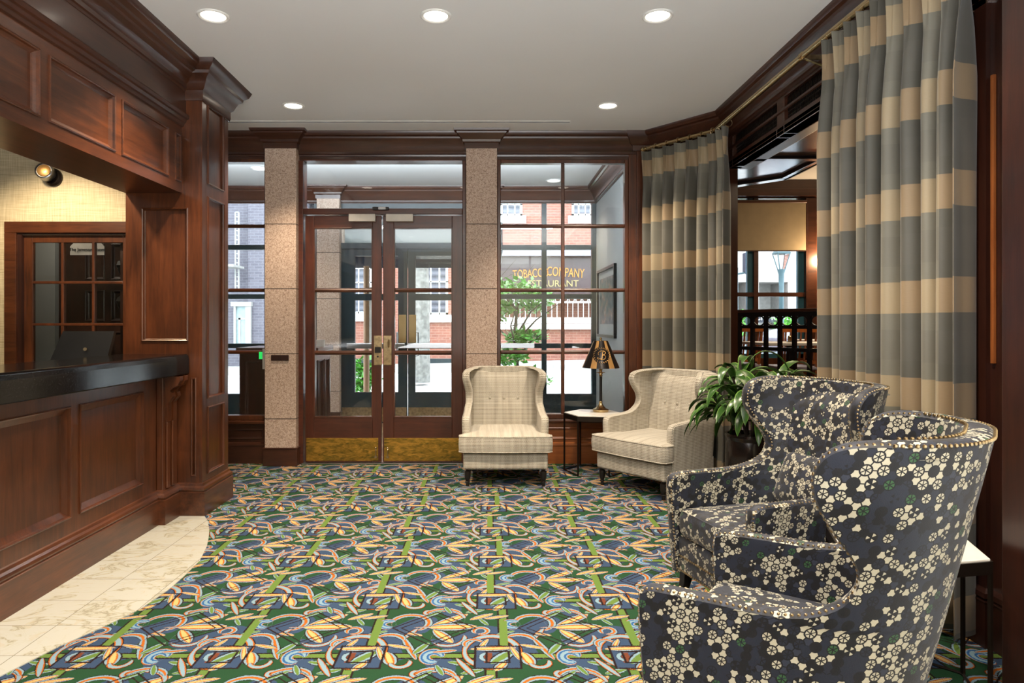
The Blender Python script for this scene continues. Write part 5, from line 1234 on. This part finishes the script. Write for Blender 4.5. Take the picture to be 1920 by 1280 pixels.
def tree(name, x, y, z, h, label, cat, leaves, crowns, trunk_r=.05, seed=1, mat=None, bmat=None, branches=9):
    rn = random.Random(seed); t = empty(name, (x, y, z), label=label, cat=cat); b = MB()
    b.tube([(0, 0, 0), (.02, 0, h*.3), (-.03, .02, h*.55), (.02, 0, h*.8)], trunk_r, 8, rs=[trunk_r, trunk_r*.85, trunk_r*.7, trunk_r*.4])
    for k in range(branches):
        a = rn.uniform(0, 2*PI); z0 = rn.uniform(.35, .8)*h; L_ = rn.uniform(.25, .45)*h; p1 = Vector((math.cos(a)*L_*.5, math.sin(a)*L_*.5, z0+L_*.45)); p2 = p1+Vector((math.cos(a+.4)*L_*.5, math.sin(a+.4)*L_*.4, L_*.35))
        b.tube([(0, 0, z0), p1, p2], trunk_r*.3, 5, rs=[trunk_r*.45, trunk_r*.3, trunk_r*.12])
        for q in range(3): e = p1+Vector((rn.uniform(-1, 1), rn.uniform(-1, 1), rn.uniform(0, 1)))*L_*.5; b.tube([p1, e], trunk_r*.1, 4)
    b.build('trunk', bmat or M['bark'], t, smooth=True)
    if leaves:
        b = MB()
        for k in range(leaves):
            c, r = rn.choice(crowns); v = Vector((rn.gauss(0, 1), rn.gauss(0, 1), rn.gauss(0, 1))); v.normalize(); p = Vector(c)+Vector((v.x*r[0], v.y*r[0], v.z*r[1]))*rn.uniform(.5, 1)
            d = Vector((rn.uniform(-1, 1), rn.uniform(-1, 1), rn.uniform(-.6, .8))).normalized(); s = d.cross(Vector((rn.uniform(-1, 1), rn.uniform(-1, 1), 1))).normalized(); L_ = rn.uniform(.09, .15)
            b.face([p, p+d*L_*.5+s*L_*.25, p+d*L_, p+d*L_*.5-s*L_*.25], [(0, .5), (.5, .2), (1, .5), (.5, .8)])
        b.build('foliage', mat or M['leaft'], t)
    return t
tx = at(968, 0, 11.5)[0]
tree('small_tree', tx, 11.5, -.12, 2.3, 'small leafy street tree behind the right lobby window', 'tree', 2200, [((-.1, 0, 2.05), (.62, .22)), ((.3, .1, 1.9), (.35, .25)), ((-.35, 0, 1.75), (.3, .2)), ((.15, 0, 1.25), (.36, .12)), ((-.2, 0, .95), (.42, .14)), ((.1, 0, .55), (.5, .2))], .045, 3)
bx_ = at(676, 0, 11.9); tree('shrub', bx_[0], 12.2, -.12, .9, 'green shrub beyond the left exterior door', 'shrub', 500, [((0, 0, .55), (.25, .35))], .03, 4)
tw = plain('pale grey bark', (112, 110, 106), .9, var=.2, scale=10)
tx = at(789, 0, 16.0); tree('bare_street_tree', tx[0], 16.0, 0, 7.0, 'pale bare street tree seen through the right door', 'tree', 0, [], .22, 9, None, tw, 16)
# restaurant window view
wb = empty('white_building', (9.5, 26, 0), label='pale office building with recessed openings seen from the restaurant window', cat='building')
b = MB(); b.box(-2, 8, 0, 2, 2.95, 14); b.box(-2, -.5, 0, 2, -.5, 2.95); b.box(.4, .8, 0, 2, -.5, 2.95); b.box(1.9, 2.5, 0, 2, -.5, 2.95); b.box(4, 5, 0, 2, -.5, 2.95); b.box(-2, 8, 1.6, 2, -.5, 2.95); b.build('wall', M['stone'], wb)
b = MB()
for xx in (.1, .9, 1.7): b.box(xx, xx+.05, -.05, 0, 4.2, 6.5)
b.box(.1, 1.75, -.05, 0, 5.2, 5.25); b.build('window_bars', M['steel'], wb)
x, y, _ = at(1465, 0, 15.0)
sl_ = empty('street_lamp', (x, y, 0), label='teal street lamp with a glass lantern outside the restaurant window', cat='street lamp'); tl = plain('weathered teal iron', (60, 84, 90), .6)
zt_ = CH+(606-505)/1280*15.0
b = MB(); b.lathe([(.12, -.2), (.1, .3), (.06, .5), (.05, zt_-.6), (.075, zt_-.55), (.05, zt_-.5), (.06, zt_-.1), (.09, zt_)], 12); b.build('pole', tl, sl_, smooth=True)
b = MB()
for k in range(4): a = PI/4+PI/2*k; b.tube([(.08*math.cos(a), .08*math.sin(a), zt_), (.19*math.cos(a), .19*math.sin(a), zt_+.34)], .012, 4)
b.lathe([(.2, zt_+.34), (.21, zt_+.36), (.08, zt_+.52), (.02, zt_+.6)], 4, a0=PI/4); b.build('lantern', tl, sl_); b = MB(); b.lathe([(.075, zt_+.01), (.18, zt_+.33)], 4, a0=PI/4); b.build('lantern_glass', M['glass'], sl_)
x, y, _ = at(1376, 0, 15.0); ts = empty('traffic_signal', (x, y, 0), label='grey backed traffic signal on a teal pole at the left of the restaurant window', cat='traffic signal')
b = MB(); b.tube([(0, 0, -.2), (0, 0, 2.6)], .09, 10); b.tube([(0, 0, 2.5), (0, 0, 3.05)], .05, 8); b.tube([(-.1, 0, 3.0), (.35, 0, 3.0), (.38, 0, 2.9)], .02); b.tube([(0, 0, 2.45), (.3, 0, 2.5)], .02); b.build('pole', tl, ts, smooth=True)
b = MB(); b.box(.22, .46, -.1, .1, 2.5, 2.93); b.box(.2, .3, -.16, -.1, 2.45, 2.55); b.box(-.14, -.06, -.1, .05, 2.3, 2.95); b.build('signal_head', plain('slate grey casing', (54, 62, 76), .6), ts, bevel=.02)
x, y, _ = at(1447, 0, 19); bn = empty('street_banner', (x, y, 1.55), label='dark banner lettered RICHMOND beyond the parked cars', cat='banner'); b = MB(); b.box(-.85, .9, 0, .03, -.15, .2); b.build('panel', plain('dark slate banner', (34, 38, 48), .6), bn); text_mesh('lettering', 'RICHMOND', .27, M['cwhite'], frameM((-.05, -.01, 0.0), (1, 0, 0), (0, 0, 1)), bn, .004, 0, .85)
b = MB(); b.tube([(-.8, .02, -1.7), (-.8, .02, 0)], .03); b.tube([(.8, .02, -1.7), (.8, .02, 0)], .03); b.build('post', M['steel'], bn)
def car(x, y, rz, label, m):
    t = empty('parked_car', (x, y, -.1), rz, label=label, cat='car', group='parked cars'); b = MB(); P = []
    sec = [(-2.1, .35, .62), (-2.0, .3, .78), (-1.2, .28, .92), (-.75, .28, 1.3), (-.2, .28, 1.42), (.6, .28, 1.4), (1.3, .28, 1.0), (1.95, .3, .9), (2.1, .35, .6)]
    for xx, lo, hi in sec:
        w = .82 if abs(xx) < 1.9 else .7; sh_ = min(hi, .9); P.append([(xx, -w, lo), (xx, -w-.03, (lo+sh_)/2), (xx, -w, sh_), (xx, -w*.76 if hi > .95 else -w*.92, hi), (xx, w*.76 if hi > .95 else w*.92, hi), (xx, w, sh_), (xx, w+.03, (lo+sh_)/2), (xx, w, lo)])
    b.grid(P, closev=True); b.face(P[0]); b.face(P[-1][::-1]); b.build('body', m, t, smooth=True, angle=35)
    b = MB()
    for s in (-1, 1): b.face([(-.95, s*.81, .95), (1.1, s*.81, .95), (.62, s*.66, 1.34), (-.62, s*.66, 1.3)])
    b.face([(-1.16, -.6, .97), (-.78, -.55, 1.27), (-.78, .55, 1.27), (-1.16, .6, .97)]); b.build('windows', M['wpane'], t)
    for xx in (-1.35, 1.35):
        for s in (-1, 1): b = MB(); b.lathe([(.3, -.09), (.32, -.05), (.32, .05), (.3, .09)], 20, M=frameM((xx, s*.76, .32), (1, 0, 0), (0, 0, 1))); b.build('wheel', M['black'], t)
    return t
car(6.3, 13.2, math.radians(8), 'silver parked car behind the balustrade outside the restaurant window', plain('silver car paint', (130, 138, 144), .25, .3))
for px, lb in ((1392, 'left'), (1475, 'right')):
    x, y, _ = at(px, 0, 18); tree('shrub', x, y, -.1, 1.6, 'round green street shrub at the %s of the banner' % lb, 'shrub', 500, [((0, 0, 1.5), (.35, .35))], .03, int(px))
